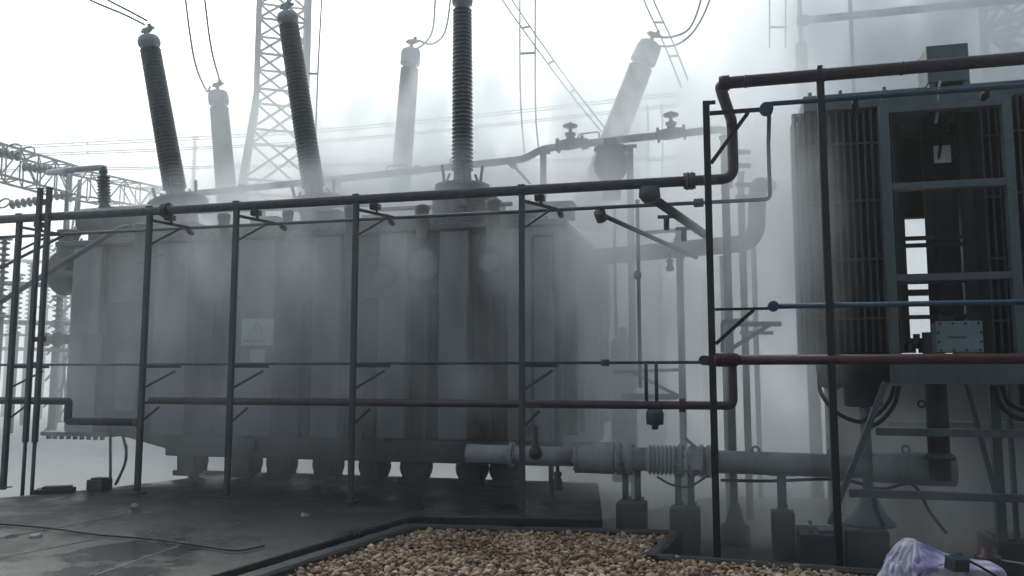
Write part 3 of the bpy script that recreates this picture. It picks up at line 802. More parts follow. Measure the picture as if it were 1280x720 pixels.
for x in (RR.hit(1070, 120).x, 2.2):
    nozzle_mb((x, .02, zbt - .02), (0, 1, -.2)).build('nozzle', 'black_steel', N)

# twin poles at the far left
p1, p2 = W(39, 430, 10.0), W(53, 430, 10.15)
TP = empty('twin_pole', (p1.x, p1.y, PZ), PHI)
tag(TP, 'pair of grey steel poles tied by a short bar at the top', 'pole stand')
for px, Y, pt, pb in ((39, 10.0, 235, 619), (53, 10.0, 235, 612)):
    x = (px - 39) / F * 10.0; z1 = W(px, pt, Y).z - PZ
    b = MB(); b.bar((x, 0, .55), (x, 0, z1), .05, .05); b.cyl((x, 0, -.3), (x, 0, .56), .022, 10); b.build('pole', 'rack_grey', TP)
z = W(45, 253, 10).z - PZ
b = MB(); b.box((.0675, 0, z), (.08, .03, .07)); b.box((.0675, .035, z - .2), (.2, .02, .05)); b.box((.0675, .035, W(45, 424, 10).z - PZ), (.2, .02, .06)); b.build('tie_bar', 'rack_grey', TP)

# unseen wall added behind the viewer, keeping the sky's light off the near side
b = MB(); b.span((-13, -.2, 0), (13, .2, 9.5)); b.span((-13.1, -.3, 9.5), (13.1, .3, 9.65))
for k in range(9): b.span((-13 + k * 3.2, .2, 0), (-12.7 + k * 3.2, .35, 9.49))
o = b.build('shade_wall', 'block'); o.location = (-1, -3.2, GZ); tag(o, 'added unseen wall behind the viewer shading the near side', 'wall')

# ------------------------------------------------------------------ oil pipes
OF = Frame(0, 9.2, PHI)
O = empty('oil_pipe', OF.o, PHI)
tag(O, 'grey oil pipe, paled for fog light, with bellows and valves running low to the cooler', 'oil pipe', 'transformer oil pipes')
xs = lambda px, py=575: OF.hit(px, py).x
z0, z1 = OF.hit(600, 567).z, OF.hit(1185, 587).z
X0, X1 = xs(590), xs(1190)
def zz(x): return z0 + (z1 - z0) * (x - X0) / (X1 - X0)
def seg(b, px0, px1, prof, n=22):
    a, c = xs(px0), xs(px1); L = c - a
    b.lathe((a, 0, zz(a)), (c, 0, zz(c)), [(t * L, r) for t, r in prof], n)
b = MB(); seg(b, 584, 722, [(0, .09), (.0, .1), (1, .1)]); b.build('pipe_run', 'pipe_foglit', O)
b = MB(); seg(b, 884, 1100, [(0, .115), (1, .115)]); b.build('pipe_run', 'pipe_mid', O)
b = MB(); seg(b, 1088, 1192, [(0, .145), (.5, .15), (.55, .16), (1, .16)]); b.build('pipe_run', 'pipe_mid', O)
b = MB(); seg(b, 722, 770, [(0, .14), (.02, .165), (.95, .165), (1, .14)], 26); b.build('pipe_sleeve', 'pipe_foglit', O)
b = MB(); seg(b, 770, 812, [(0, .15), (.1, .15), (.12, .13), (.3, .13), (.32, .16), (.4, .16), (.42, .12), (1, .12)]); b.build('pipe_run', 'pipe_foglit', O)
b = MB(); pr = [(0, .12)]
for k in range(7): pr += [(.05 + k * .12, .125), (.09 + k * .12, .155), (.13 + k * .12, .155), (.165 + k * .12, .125)]
seg(b, 808, 850, pr + [(1, .12)]); b.build('bellows', 'pipe_foglit', O)
for px in (640, 722, 774, 789, 851, 866, 877, 886):
    b = MB(); x = xs(px); r = .14 if px < 700 else .17
    b.lathe((x - .02, 0, zz(x)), (x + 1, 0, zz(x)), [(0, r), (.016, r), (.018, r - .015), (.022, r - .015), (.024, r), (.04, r)], 24)
    for k in range(8):
        a = k * math.pi / 4 + .2; b.cyl((x - .04, (r - .03) * math.cos(a), zz(x) + (r - .03) * math.sin(a)), (x + .04, (r - .03) * math.cos(a), zz(x) + (r - .03) * math.sin(a)), .011, 6)
    b.build('pipe_flange', 'pipe_foglit', O)
x = xs(872); b = MB(); b.lathe((x - .1, 0, zz(x)), (x + 1, 0, zz(x)), [(0, .12), (.04, .15), (.16, .15), (.2, .12)], 20); b.cyl((x, -.05, zz(x)), (x, -.24, zz(x)), .06, 14); b.box((x, -.22, zz(x) + .02), (.1, .06, .16)); b.bar((x, -.2, zz(x) + .15), (x - .12, -.2, zz(x) + .25), .03)
b.build('valve', 'pipe_foglit', O)
x = xs(697); b = MB(); b.cyl((x, 0, zz(x) - .17), (x, 0, zz(x) - .09), .02, 10); b.lathe((x, 0, zz(x) - .16), (x, 0, -9), [(0, .03), (.02, .05), (.06, .035), (.1, .05), (.14, .05), (.17, .06), (.19, .06)], 12); b.build('drain_cock', 'tank_dark', O)
x = xs(672); b = MB(); b.lathe((x, -.1, zz(x) - .03), (x, -.1, 3), [(0, .03), (.03, .075), (.09, .07), (.16, .03), (.35, .02)], 12); b.build('drain_cock', 'tank_dark', O)
b = MB(); b.tube(curve_pts([Vector((xs(a), -.12, OF.hit(a, y).z)) for a, y in ((822, 594), (840, 604), (862, 606), (886, 592))], 8), .012, 8); b.build('cable', 'cable', O)
for px in (945, 1040, 1133):
    x = xs(px); b = MB(); c = Vector((x, 0, zz(x) + (.13 if px < 1100 else .18))); b.tube([c + Vector((.035 * math.cos(a), 0, .035 * math.sin(a))) for a in [2 * math.pi * k / 14 for k in range(15)]], .012, 8); b.build('lifting_eye', 'pipe_mid', O)
# second thin pipe underneath
b = MB(); b.tube(curve_pts([Vector((xs(a), .05, OF.hit(a, y).z)) for a, y in ((900, 601), (960, 602), (1050, 600), (1100, 612), (1140, 606), (1160, 640), (1180, 668))], 6), .016, 8); b.build('cable', 'cable', O)

# supports for the oil pipe
def support(px, label, twin, blockw, py_top):
    x = xs(px); w = OF.m @ Vector((x, 0, 0))
    e = empty('pipe_support', (w.x, w.y, GZ), PHI)
    tag(e, label, 'pipe support', 'supports under the oil pipe')
    zt = OF.hit(px, py_top).z - GZ; zp = zz(x) - GZ - .11
    b = MB(); b.box((0, 0, zt / 2), (blockw, blockw, zt)); b.build('concrete_block', 'block', e, bevel=.012)
    for dx in ((-.065, .065) if twin else (0,)):
        b = MB(); b.cyl((dx, 0, zt + .0), (dx, 0, zp), .034 if twin else .045, 12); b.box((dx, 0, zt + .01), (.11, .14, .02)); b.cyl((dx + .045, .04, zt), (dx + .045, .04, zt + .05), .012, 6); b.build('stanchion', 'cooler', e)
    b = MB(); b.box((0, 0, zp + .005), (.24, .16, .014)); b.build('saddle', 'cooler', e)
support(789, 'concrete block and twin stub posts under the pipe bellows', True, .30, 627)
support(855, 'concrete block and twin stub posts under the pipe valve', True, .30, 634)
support(976, 'tall plain concrete block with single post behind the near rack', False, .22, 638)
x = xs(917); w = OF.m @ Vector((x, .5, 0))
e = empty('steel_bollard', (w.x, w.y, GZ), PHI); tag(e, 'thin steel post on a tapered foot, fading in the mist', 'post')
b = MB(); b.lathe((0, 0, 0), (0, 0, 1), [(0, .16), (.03, .16), (.2, .15), (.22, .10), (.42, .055)], 16); b.build('foot', 'block', e)
MB().cyl((0, 0, .4), (0, 0, 1.2), .035, 10).build('stem', 'rack_grey', e)
w = W(689, 600, 9.4); e = empty('steel_bollard', (w.x, w.y, GZ), PHI); tag(e, 'slim bare steel post under the pipe by a drain cock', 'post')
MB().cyl((0, 0, 0), (0, 0, .85), .028, 10).build('stem', 'rack_grey', e)
MB().box((0, 0, .01), (.16, .16, .02)).build('foot', 'rack_grey', e)

# high oil pipe from the transformer to the cooler header
H = empty('oil_pipe', (0, 0, 0)); tag(H, 'fog-faded thick oil pipe rising by an elbow behind the near rack', 'oil pipe', 'transformer oil pipes')
b = MB(); b.pipe([W(690, 326, 12.2), W(760, 320, 11.6), W(945, 303, 10.9), W(947, 232, 10.95), W(962, 232, 13.0)], .115, .26, 22); b.build('pipe_run', 'tank', H)
p = W(846, 312, 11.25); q = W(852, 311, 11.22); b = MB(); b.lathe(p, q, [(0, .17), (.03, .17), (.06, .17)], 22); b.build('pipe_flange', 'tank', H)
p = W(905, 320, 11.1); b = MB(); b.cyl((p.x, p.y, GZ), (p.x, p.y, p.z), .06, 14); b.build('support_post', 'tank', H)

# ------------------------------------------------------------------ cooler bank
K = empty('cooler_bank', CR.o, PHI)
tag(K, 'dark finned cooler bank in grey steel frame behind the red pipe', 'oil cooler')
cx = lambda px, py=300, yl=0.0: CR.hit(px, py, yl).x
cz = lambda px, py, yl=0.0: CR.hit(px, py, yl).z
xr = cx(1268)
zt_, zb_ = cz(1180, 133), cz(1180, 467)
zf0, zf1 = cz(1140, 455), cz(1140, 480)
for x0 in (cx(1112), xr):
    for y in (0, 1.55):
        b = MB(); b.span((x0 - .04, y - .03, zf1), (x0 + .04, y + .03, zt_ + .06)); b.span((x0 - .04, y + .03, zf1), (x0 - .028, y + .07, zt_ + .05)); b.build('frame_post', 'cooler', K, bevel=.004)
for py, h in ((231, .07), (346, .065), (133, .06)):
    z = cz(1180, py)
    for y in (-.002, 1.55):
        b = MB(); b.span((cx(1112) + .041, y - .025, z - h / 2), (xr - .041, y + .025, z + h / 2)); b.span((cx(1112) + .041, y + .026, z - h / 2 - .001), (xr - .041, y + .06, z - h / 2 + .012)); b.build('frame_rail', 'cooler', K, bevel=.004)
b = MB(); b.span((cx(1108), -.05, zf1), (3.2, .02, zf0 + .0)); b.span((cx(1108), .02, zf0 - .015), (3.2, .14, zf0)); b.span((cx(1108), .02, zf1), (3.2, .14, zf1 + .015)); b.build('bottom_beam', 'cooler', K, bevel=.004)
b = MB(); b.span((cx(1108), 1.5, zf1), (3.2, 1.6, zf0)); b.build('bottom_beam', 'cooler', K, bevel=.004)
# header boxes
zh0, zh1 = cz(1060, 136, .2), cz(1060, 116, .2)
b = MB(); b.span((cx(1004, 125, .2), .2, zh0), (3.4, 1.5, zh1)); b.build('header_box', 'cooler', K, bevel=.01)
for px in (1012, 1050, 1105):
    x = cx(px, 113, .3); b = MB(); b.cyl((x, .3, zh1 - .005), (x, .3, zh1 + .06), .02, 8); b.build('vent_plug', 'cooler', K)
b = MB(); b.span((cx(1110), .045, cz(1180, 130)), (xr + .02, .075, cz(1180, 106))); b.build('front_panel', 'cooler', K, bevel=.004)
# radiators: thin fins hung between top and bottom tube
def radiator(x0, x1, y0, y1, z0, z1, pitch=.064):
    b = MB(); x = x0
    while x < x1:
        b.span((x, y0, z0), (x + .021, y1, z1)); x += pitch
    r = b.build('radiator', 'fins', K)
    for k in range(4):
        z = z0 + (z1 - z0) * (.13 + k * .24)
        b = MB(); b.span((x0 - .004, y0 - .012, z), (x1 - .0, y0 - .002, z + .022)); b.build('tie_strip', 'fins', r)
    for z in (z1 + .03, z0 - .03):
        b = MB(); b.cyl((x0, (y0 + y1) / 2, z), (x1, (y0 + y1) / 2, z), .05, 12); b.build('radiator_header', 'fins', r)
zR0, zR1 = cz(1050, 440, .25), cz(1050, 138, .25)
radiator(cx(998, 300, .25), cx(1112, 300, .25) + .10, .25, .78, zR0, zR1)
radiator(cx(1002, 300, .25) + .02, cx(1112, 300, .25) + .10, .92, 1.45, zR0, zR1)
radiator(cx(1234, 300, .25), cx(1258, 300, .25), .25, .78, zR0 - .05, zR1)
radiator(cx(1234, 300, .25) + .0, cx(1258, 300, .25), .92, 1.45, zR0 - .05, zR1)
radiator(xr + .06, xr + .8, .12, .66, zR0 - .05, zR1)
radiator(xr + .06, xr + .8, .80, 1.35, zR0 - .05, zR1)
# centre: pipes and cross members between the radiators
x = cx(1164, 300, .8); b = MB(); b.cyl((x, .8, zR0), (x, .8, zR1), .05, 14); b.build('riser_pipe', 'fins', K)
b = MB(); b.span((cx(1205, 300, .6), .6, zR0), (cx(1232, 300, .6), .66, zR1)); b.span((cx(1176, 300, .9), .9, zR0), (cx(1200, 300, .9), .95, cz(1180, 232, .9))); b.span((cx(1184, 300, 1.46), 1.46, zR0), (cx(1236, 300, 1.46), 1.49, cz(1180, 236, 1.46))); b.span((cx(1118, 200, 1.46), 1.50, cz(1180, 268, 1.46)), (cx(1240, 200, 1.46), 1.53, zR1)); b.span((cx(1162, 300, .86), .86, zR0), (cx(1180, 300, .86), .89, zR1)); b.span((cx(1112, 300, .84), .80, zR0), (cx(1131, 300, .84), .84, zR1)); b.build('dark_filler', 'fins', K)  # dark plates, some added only to dim the bright openings
for py in (297, 306, 352, 396):
    b = MB(); z = cz(1160, py, .7); b.span((cx(1120, 300, .7), .7, z - .02), (cx(1235, 300, .7), .74, z + .02)); b.build('cross_tie', 'fins', K)
pa, pc = CR.hit(1168, 204, .55), CR.hit(1188, 181, .55)
b = MB(); b.span((pa.x, .55, pa.z), (pc.x, .556, pc.z)); b.build('paper_tag', 'paper', K)
b = MB()
for k, (px, py, w) in enumerate(((1170, 150, 30), (1185, 160, 20), (1165, 168, 26))):
    p = CR.hit(px, py, .62); b.box(p, (w * .0075, .05, .09)); b.tube(curve_pts([p + Vector((0, -.03, 0)), p + Vector((.05, -.1, -.1)), p + Vector((.03, -.05, -.3))], 6), .015, 8)
b.build('cable_gland', 'cable', K)
# top terminal box on its neck
pa, pc = CR.hit(1160, 104, .1), CR.hit(1210, 53, .1)
b = MB(); b.span((pa.x, .1, pa.z), (pc.x, .5, pc.z)); tb = b.build('terminal_box', 'cooler', K, bevel=.008)
b = MB(); b.span((pa.x + .005, .085, pa.z - .012), (pa.x + .06, .3, pa.z - .05)); b.span((pc.x - .06, .085, pa.z - .012), (pc.x - .005, .3, pa.z - .05)); b.build('box_foot', 'cooler', tb)
b = MB(); b.span((CR.hit(1170, 120, .15).x, .15, cz(1180, 136, .15)), (CR.hit(1205, 120, .15).x, .42, pa.z - .002)); b.build('box_neck', 'fins', tb, bevel=.005)
b = MB(); b.tube(curve_pts([Vector((pa.x + .1, .07, pa.z)), Vector((pa.x + .07, .05, pa.z - .12)), Vector((pa.x + .06, .07, pa.z - .3)), Vector((pa.x + .05, .1, pa.z - .4))], 8), .012, 8); b.build('earth_strap', 'galv', tb)
# pale terminal box low in the frame
pa, pc = CR.hit(1170, 441, -.02), CR.hit(1222, 403, -.02)
b = MB(); b.span((pa.x, -.1, pa.z), (pc.x, .12, pc.z)); jb = b.build('junction_box', 'box_teal', K, bevel=.008)
b = MB(); b.span((pa.x - .012, -.118, pa.z + .0), (pc.x + .012, -.102, pc.z + .01)); lid = b.build('box_lid', 'box_teal', jb, bevel=.006)
b = MB()
for i in range(4):
    for z in (pa.z + .02, pc.z - .012): b.cyl((pa.x + .02 + i * (pc.x - pa.x - .04) / 3, -.118, z), (pa.x + .02 + i * (pc.x - pa.x - .04) / 3, -.132, z), .012, 6)
for z in (.35, .65):
    for x in (pa.x + .005, pc.x - .005): b.cyl((x, -.118, pa.z + (pc.z - pa.z) * z), (x, -.132, pa.z + (pc.z - pa.z) * z), .012, 6)
b.build('lid_bolt', 'tank_dark', jb)
b = MB(); b.box(((pa.x + pc.x) / 2 - .02, -.1195, (pa.z + pc.z) / 2), (.16, .003, .02)); b.build('box_badge', 'cooler', jb)
b = MB(); p = CR.hit(1146, 428, .3)
for dx, dz in ((-.06, 0), (0, .04), (.06, .0), (.1, .02)): b.lathe((p.x + dx, .3, p.z - .1 + dz), (p.x + dx, .3, 9), [(0, .05), (.08, .05), (.09, .03), (.14, .03)], 10)
b.build('valve_cluster', 'cable', K)
b = MB(); b.box((cx(1183, 398, .0), .05, cz(1183, 398)), (.14, .1, .07)); b.build('valve_cluster', 'cable', K)
# fans and drip trays under the radiators
for px, w in ((1078, .32), (1300, .32)):
    x = cx(px, 480, .6); b = MB()
    b.lathe((x, .6, cz(px, 508, .6)), (x, .6, 9), [(0, .16), (.02, .18), (.22, .18), (.24, .34), (.42, .38), (.5, .38)], 26); b.build('fan_cowl', 'fins', K)
x = cx(1040, 480, .6); b = MB(); b.lathe((x, .6, cz(1040, 487, .6)), (x, .6, 9), [(0, .05), (.04, .12), (.2, .15), (.3, .15)], 24); b.build('fan_cowl', 'fins', K)
# big down pipe
x = cx(1172, 530, .25); b = MB(); b.cyl((x, .25, cz(1172, 600, .25)), (x, .25, zf0 + .3), .095, 20); b.lathe((x, .25, cz(1172, 574, .25)), (x, .25, 9), [(0, .14), (.03, .14), (.06, .1)], 20); b.build('down_pipe', 'fins', K)
b = MB(); c = CR.hit(1152, 505, .2); b.tube([c + Vector((.03 * math.cos(a), 0, .03 * math.sin(a))) for a in [2 * math.pi * k / 14 for k in range(15)]], .01, 8); b.build('lifting_eye', 'fins', K)
# lower stand: beams, legs and braces
zB = cz(1180, 541, .1); zC = cz(1180, 620, .1)
b = MB(); b.span((cx(1096, 540, .1), .1, zB - .035), (3.2, .18, zB + .035)); b.build('stand_beam', 'cooler', K, bevel=.004)
b = MB(); b.span((cx(1062, 620, .1), .1, zC - .04), (3.2, .18, zC + .03)); b.build('stand_beam', 'cooler', K, bevel=.004)
zpl = cz(1050, 668, -.1)
p, q = CR.hit(1107, 478, .03), CR.hit(1037, 655, .03)
b = MB(); b.bar(p, q, .075, .05); b.box((q.x, .03, zpl + .012), (.22, .2, .024)); b.build('stand_leg', 'cooler', K, bevel=.004)
x = cx(1083, 560, .5); b = MB(); b.cyl((x, .5, zpl), (x, .5, zf1), .05, 14); b.lathe((x, .5, zpl), (x, .5, 9), [(0, .24), (.02, .24), (.1, .16), (.3, .06)], 16); b.build('stand_leg', 'cooler', K)
x = cx(1252, 590, .3); b = MB(); b.span((x - .06, .3, GZ), (x + .02, .37, zf1)); b.span((x + .09, .3, GZ), (x + .12, .37, zf1)); b.bar((x - .25, .33, zf1), (x - .05, .33, zC), .04, .04); b.build('stand_leg', 'cooler', K)
b = MB(); x = cx(1172, 540, .9); b.span((cx(1110, 540, 1.5), 1.45, zB - .03), (3.2, 1.52, zB + .03)); b.build('stand_beam', 'cooler', K)
# looping cables
for pts in ([(1024, 462), (1026, 490), (1045, 515), (1072, 527), (1086, 522)], [(1124, 482), (1118, 505), (1104, 524), (1088, 534)], [(1118, 482), (1112, 500), (1100, 515), (1084, 526)], [(1242, 482), (1250, 505), (1266, 520), (1290, 526)], [(1252, 482), (1262, 505), (1285, 515)], [(1092, 622), (1096, 640), (1105, 658)]):
    b = MB(); b.tube(curve_pts([CR.hit(x, y, .22) for x, y in pts], 6), .02, 10); b.build('conduit', 'cable', K)
# plinths
for px0, px1, pyt, yl, lab in ((1000, 1052, 667, -.16, 'low dark concrete plinth under the diagonal cooler leg'), (1056, 1112, 660, .15, 'dark concrete plinth under the round cooler leg')):
    a, c = CR.hit(px0, pyt, yl), CR.hit(px1, pyt, yl)
    w = CR.m @ Vector(((a.x + c.x) / 2, yl + .25, 0)); wd = c.x - a.x
    h = zpl - GZ if yl < 0 else zpl - GZ - .003
    b = MB(); b.box((0, 0, h / 2), (wd, .5, h)); o = b.build('concrete_plinth', 'block', bevel=.015); o.location = (w.x, w.y, GZ); o.rotation_euler.z = PHI
    tag(o, lab, 'plinth')
w = CR.m @ Vector((2.6, 3.3, 0)); b = MB(); b.box((0, 0, .9), (5.6, .25, 1.8)); b.box((0, 0, 1.83), (5.7, .35, .06)); o = b.build('added_dark_wall', 'block', bevel=.02); o.location = (w.x, w.y, GZ); o.rotation_euler.z = PHI
tag(o, 'added dark wall in mist deepening the gloom behind the cooler stand', 'wall')  # wall added to darken the space behind the cooler
w = CR.m @ Vector((1.6, .6, 0)); b = MB(); b.box((0, 0, .14), (1.4, .7, .28)); b.box((0, 0, .29), (1.3, .6, .03)); o = b.build('concrete_plinth', 'block', bevel=.02); o.location = (w.x, w.y, GZ); o.rotation_euler.z = PHI
tag(o, 'wide low dark plinth beneath the frame behind the cloth bundle', 'plinth')
p = CR.m @ CR.hit(1013, 664, -.1)
b = MB(); b.cyl((0, 0, -.0), (0, 0, .10), .012, 8); b.box((0, 0, .06), (.05, .02, .02)); b.box((0, 0, .10), (.03, .03, .03)); o = b.build('anchor_bolt', 'galv'); o.location = (p.x, p.y, zpl)
tag(o, 'short anchor bolt standing on the low plinth top', 'bolt')

# ------------------------------------------------------------------ cloth bundle, tool case, hydrant
def cloth_bundle():
    o0 = W(1168, 705, 5.45)
    tmp = []
    def solid(b, name):
        o = b.build(name, 'block'); o.modifiers.new('hit', 'COLLISION'); o.collision.thickness_outer = .012; o.collision.cloth_friction = 25; tmp.append(o); return o
    g = MB(); g.box((0, 0, -.05), (3, 3, .1)); solid(g, 'block')
    g = MB(); g.box((.14, 0, .085), (.36, .24, .17)); solid(g, 'block')
    g = MB(); g.lathe((-.16, .02, .0), (-.06, .06, .40), [(0, .09), (.15, .06), (.28, .04), (.33, .015)], 16); solid(g, 'block')
    def sheet(w, h, nx, ny, loc, rot, amp, seed):
        vs = []; fs = []
        for j in range(ny + 1):
            for i in range(nx + 1):
                x, y = (i / nx - .5) * w, (j / ny - .5) * h
                n3 = noise.noise_vector(Vector((x * 5 + seed, y * 5, seed)))
                vs.append((x + .02 * n3.x, y + .02 * n3.y, amp * n3.z + amp * .5 * math.sin(x * 26 + seed)))
        for j in range(ny):
            for i in range(nx):
                a = j * (nx + 1) + i; fs.append((a, a + 1, a + nx + 2, a + nx + 1))
        o = MB().add(vs, fs, True).build('sheet', 'cloth'); o.location = loc; o.rotation_euler = rot
        c = o.modifiers.new('cloth', 'CLOTH'); c.settings.quality = 5; c.settings.mass = .25
        c.settings.tension_stiffness = 12; c.settings.compression_stiffness = 8; c.settings.shear_stiffness = 4; c.settings.bending_stiffness = .35
        c.collision_settings.distance_min = .008; c.collision_settings.use_self_collision = True; c.collision_settings.self_distance_min = .006
        c.point_cache.frame_start = 1; c.point_cache.frame_end = 60
        return o
    a = sheet(.82, .62, 62, 48, (.07, 0, .34), (0, .12, .3), .02, 1.0)
    c = sheet(.50, .55, 42, 46, (-.10, .0, .52), (.7, .35, .8), .07, 7.0)
    for f in range(1, 46): scene.frame_set(f)
    dg = bpy.context.evaluated_depsgraph_get()
    out = MB()
    for o in (a, c):
        ev = o.evaluated_get(dg); me = ev.to_mesh(); mw = o.matrix_world
        out.add([mw @ v.co for v in me.vertices], [tuple(p.vertices) for p in me.polygons], True); ev.to_mesh_clear()
    for o in tmp + [a, c]: bpy.data.objects.remove(o, do_unlink=True)
    scene.frame_set(1)
    o = out.build('cloth_bundle', 'cloth')
    so = o.modifiers.new('thick', 'SOLIDIFY'); so.thickness = .005
    sb = o.modifiers.new('soft', 'SUBSURF'); sb.levels = 1; sb.render_levels = 1
    o.scale = (1.2, 1.0, .92); o.location = (o0.x - .01, o0.y + .05, .13); o.rotation_euler.z = -.2
    return o
tag(cloth_bundle(), 'crumpled heap of lavender and white work clothes on the gravel', 'clothes')
p = Vector((2.74, 5.28, .30))
b = MB(); b.box((0, 0, .035), (.11, .09, .07)); b.box((0, 0, .075), (.115, .095, .012)); o = b.build('tool_case', 'teal', bevel=.01); o.location = p; o.rotation_euler = (.1, .05, .25)
tag(o, 'small dark teal case lying on the lavender clothes', 'tool case')
b = MB(); b.tube(curve_pts([(.05, -.02, .07), (.14, -.05, .03), (.26, -.06, -.03)], 8), .008, 8); b.build('strap', 'cable', o)
p = W(1236, 716, 5.6)
H2 = empty('pipe_stub', (p.x, p.y, 0), PHI); tag(H2, 'short dark red capped pipe stub beside the lavender clothes', 'pipe stub')
b = MB(); b.lathe((0, 0, -.05), (0, 0, 1), [(0, .07), (.28, .07)], 20); b.build('barrel', 'brownred', H2)
b = MB(); b.lathe((0, 0, .28), (0, 0, 1), [(0, .074), (.02, .078), (.04, .078), (.045, .045), (.085, .045), (.09, .03)], 8); b.build('cap', 'brownred', H2)
b = MB(); b.cyl((-.16, 0, .22), (-.07, 0, .22), .03, 12); b.cyl((-.17, 0, .16), (-.17, 0, .33), .018, 10); b.build('outlet', 'cable', H2)
b = MB(); b.tube([(.05, -.02, .3), (.2, -.04, .285), (.28, -.05, .27)], .007, 8); b.build('lever', 'galv', H2)

# ------------------------------------------------------------------ background steelwork and lines
def lattice_tower(base, w0, w1, h, name, label, rz=.35, leg=.12, br=.06, panels=11, waist=.45):
    e = empty(name, (base.x, base.y, GZ), rz); tag(e, label, 'lattice tower', 'lattice masts in the yard')
    def hw(z):
        t = z / h
        return (w0 + (w1 - w0) * min(1, t / waist)) / 2
    for sx in (-1, 1):
        for sy in (-1, 1):
            b = MB(); zs = [0, h * waist, h]
            for a, c in zip(zs, zs[1:]): b.bar((sx * hw(a), sy * hw(a), a), (sx * hw(c), sy * hw(c), c), leg)
            b.build('leg', 'tower', e)
    b = MB(); z = 0; k = 0
    zs = [0]
    while zs[-1] < h - .6: zs.append(zs[-1] + max(1.1, hw(zs[-1]) * 1.5))
    for a, c in zip(zs, zs[1:]):
        c = min(c, h); A, Cc = hw(a), hw(c)
        for (s0, s1) in (((-1, -1), (1, -1)), ((1, -1), (1, 1)), ((1, 1), (-1, 1)), ((-1, 1), (-1, -1))):
            b.bar((s0[0] * A, s0[1] * A, a), (s1[0] * Cc, s1[1] * Cc, c), br); b.bar((s1[0] * A, s1[1] * A, a), (s0[0] * Cc, s0[1] * Cc, c), br)
            b.bar((s0[0] * Cc, s0[1] * Cc, c), (s1[0] * Cc, s1[1] * Cc, c), br)
    b.build('bracing', 'tower', e)
    return e
tb = W(346, 300, 30)
lattice_tower(tb, 4.6, 1.75, 19.5, 'lattice_tower', 'tall grey lattice tower rising behind the second dark bushing', .30, .2, .075, waist=.60)
# gantry at the left
def truss(b, p, q, w, h, n, ch, br):
    p, q = Vector(p), Vector(q); d = (q - p); u = d.normalized(); s = u.cross(Vector((0, 0, 1))).normalized() * w / 2; v = Vector((0, 0, h / 2))
    C = [s + v, -s + v, -s - v, s - v]
    for c in C: b.bar(p + c, q + c, ch)
    for k in range(n):
        a, e = p + d * k / n, p + d * (k + 1) / n
        for i in range(4):
            c0, c1 = C[i], C[(i + 1) % 4]
            b.bar(a + (c0 if k % 2 else c1), e + (c1 if k % 2 else c0), br); b.bar(a + c0, a + c1, br)
ge = empty('gantry', tuple(W(-10, 215, 24)), 0); ge.location.z = GZ
tag(ge, 'grey lattice gantry beam with insulator strings reaching past the twin poles', 'gantry')
def gl(v): return v - Vector(ge.location)
b = MB(); truss(b, gl(W(-190, 150, 21)), gl(W(100, 232, 26)), .9, .9, 12, .06, .035); b.build('beam', 'galv_far', ge)
b = MB(); truss(b, gl(W(100, 232, 26)), gl(W(250, 262, 31)), .9, .8, 8, .055, .03); b.build('beam', 'galv_far', ge)
c = gl(W(88, 300, 26)); b = MB(); truss(b, (c.x, c.y, 0), (c.x + .01, c.y, gl(W(88, 235, 26)).z), .7, .7, 2, .09, .05)
for k in range(8): b.bar((c.x - .35, c.y - .35, k * .8), (c.x + .35, c.y - .35, k * .8 + .8), .05)
b.build('column', 'galv_far', ge)
def insul(b, p, q, r):
    p, q = Vector(p), Vector(q); L = (q - p).length; k = int(L / .15); pr = [(0, r * .3)]
    for i in range(k): t = (i + .2) * L / k; pr += [(t, r * .35), (t + .03, r), (t + .06, r), (t + .09, r * .35)]
    pr.append((L, r * .3)); b.lathe(p, q, pr, 12)
for a, c, Y in (((-30, 185), (26, 196), 23), ((28, 208), (86, 216), 24), ((12, 256), (48, 251), 24), ((60, 246), (90, 243), 25)):
    b = MB(); insul(b, gl(W(*a, Y)), gl(W(*c, Y)), .14); b.build('insulator_string', 'porcelain', ge)
for px, py, r in ((16, 189, .24), (34, 191, .2), (5, 254, .15)):
    c = gl(W(px, py, 23)); b = MB(); b.tube([c + Vector((r * math.cos(a), .1 * math.sin(a), r * math.sin(a))) for a in [2 * math.pi * k / 18 for k in range(19)]], .025, 6); b.build('grading_ring', 'galv_far', ge)
b = MB(); b.tube([gl(W(83, 212, 14)), gl(W(131, 208, 14))], .05, 10); 
o = MB().pipe([W(60, 216, 14), W(84, 213, 13.4), W(130, 209, 13.2), TR.m @ TR.hit(129, 212, .9)], .05, .1, 10).build('busbar', 'galv')
tag(o, 'short grey tubular busbar ending over the small bushing', 'busbar')

# mast with lightning rod and other far structures
def mast(px, py_top, Y, w, label, name='lightning_mast', arms=True):
    t = W(px, py_top, Y); e = empty(name, (t.x, t.y, GZ)); tag(e, label, 'mast', 'lattice masts in the yard')
    h = t.z - GZ; b = MB(); truss(b, (0, 0, 0), (.001, 0, h * .8), w, w, 4, .08, .05)
    for z in range(int(h * .8)): b.bar((-w / 2, -w / 2, z), (w / 2, -w / 2, z + 1), .05)
    b.build('mast_body', 'galv_far', e)
    MB().cyl((0, 0, h * .8), (0, 0, h), .045, 8).build('rod', 'galv_far', e)
    b = MB(); b.box((0, 0, h * .8), (w * 2.2, w * 2.2, .08)); b.tube([(-w, -w, h * .8 + .5), (w, -w, h * .8 + .5), (w, w, h * .8 + .5), (-w, w, h * .8 + .5), (-w, -w, h * .8 + .5)], .03, 6)
    for s in (-w, w): b.cyl((s, -w, h * .8), (s, -w, h * .8 + .5), .03, 6)
    b.build('platform', 'galv_far', e)
mast(91, 168, 55, .5, 'thin lightning mast with a small platform past the gantry')
mast(297, 134, 60, .4, 'thin rod mast seen between the fogged bushing and lattice tower')
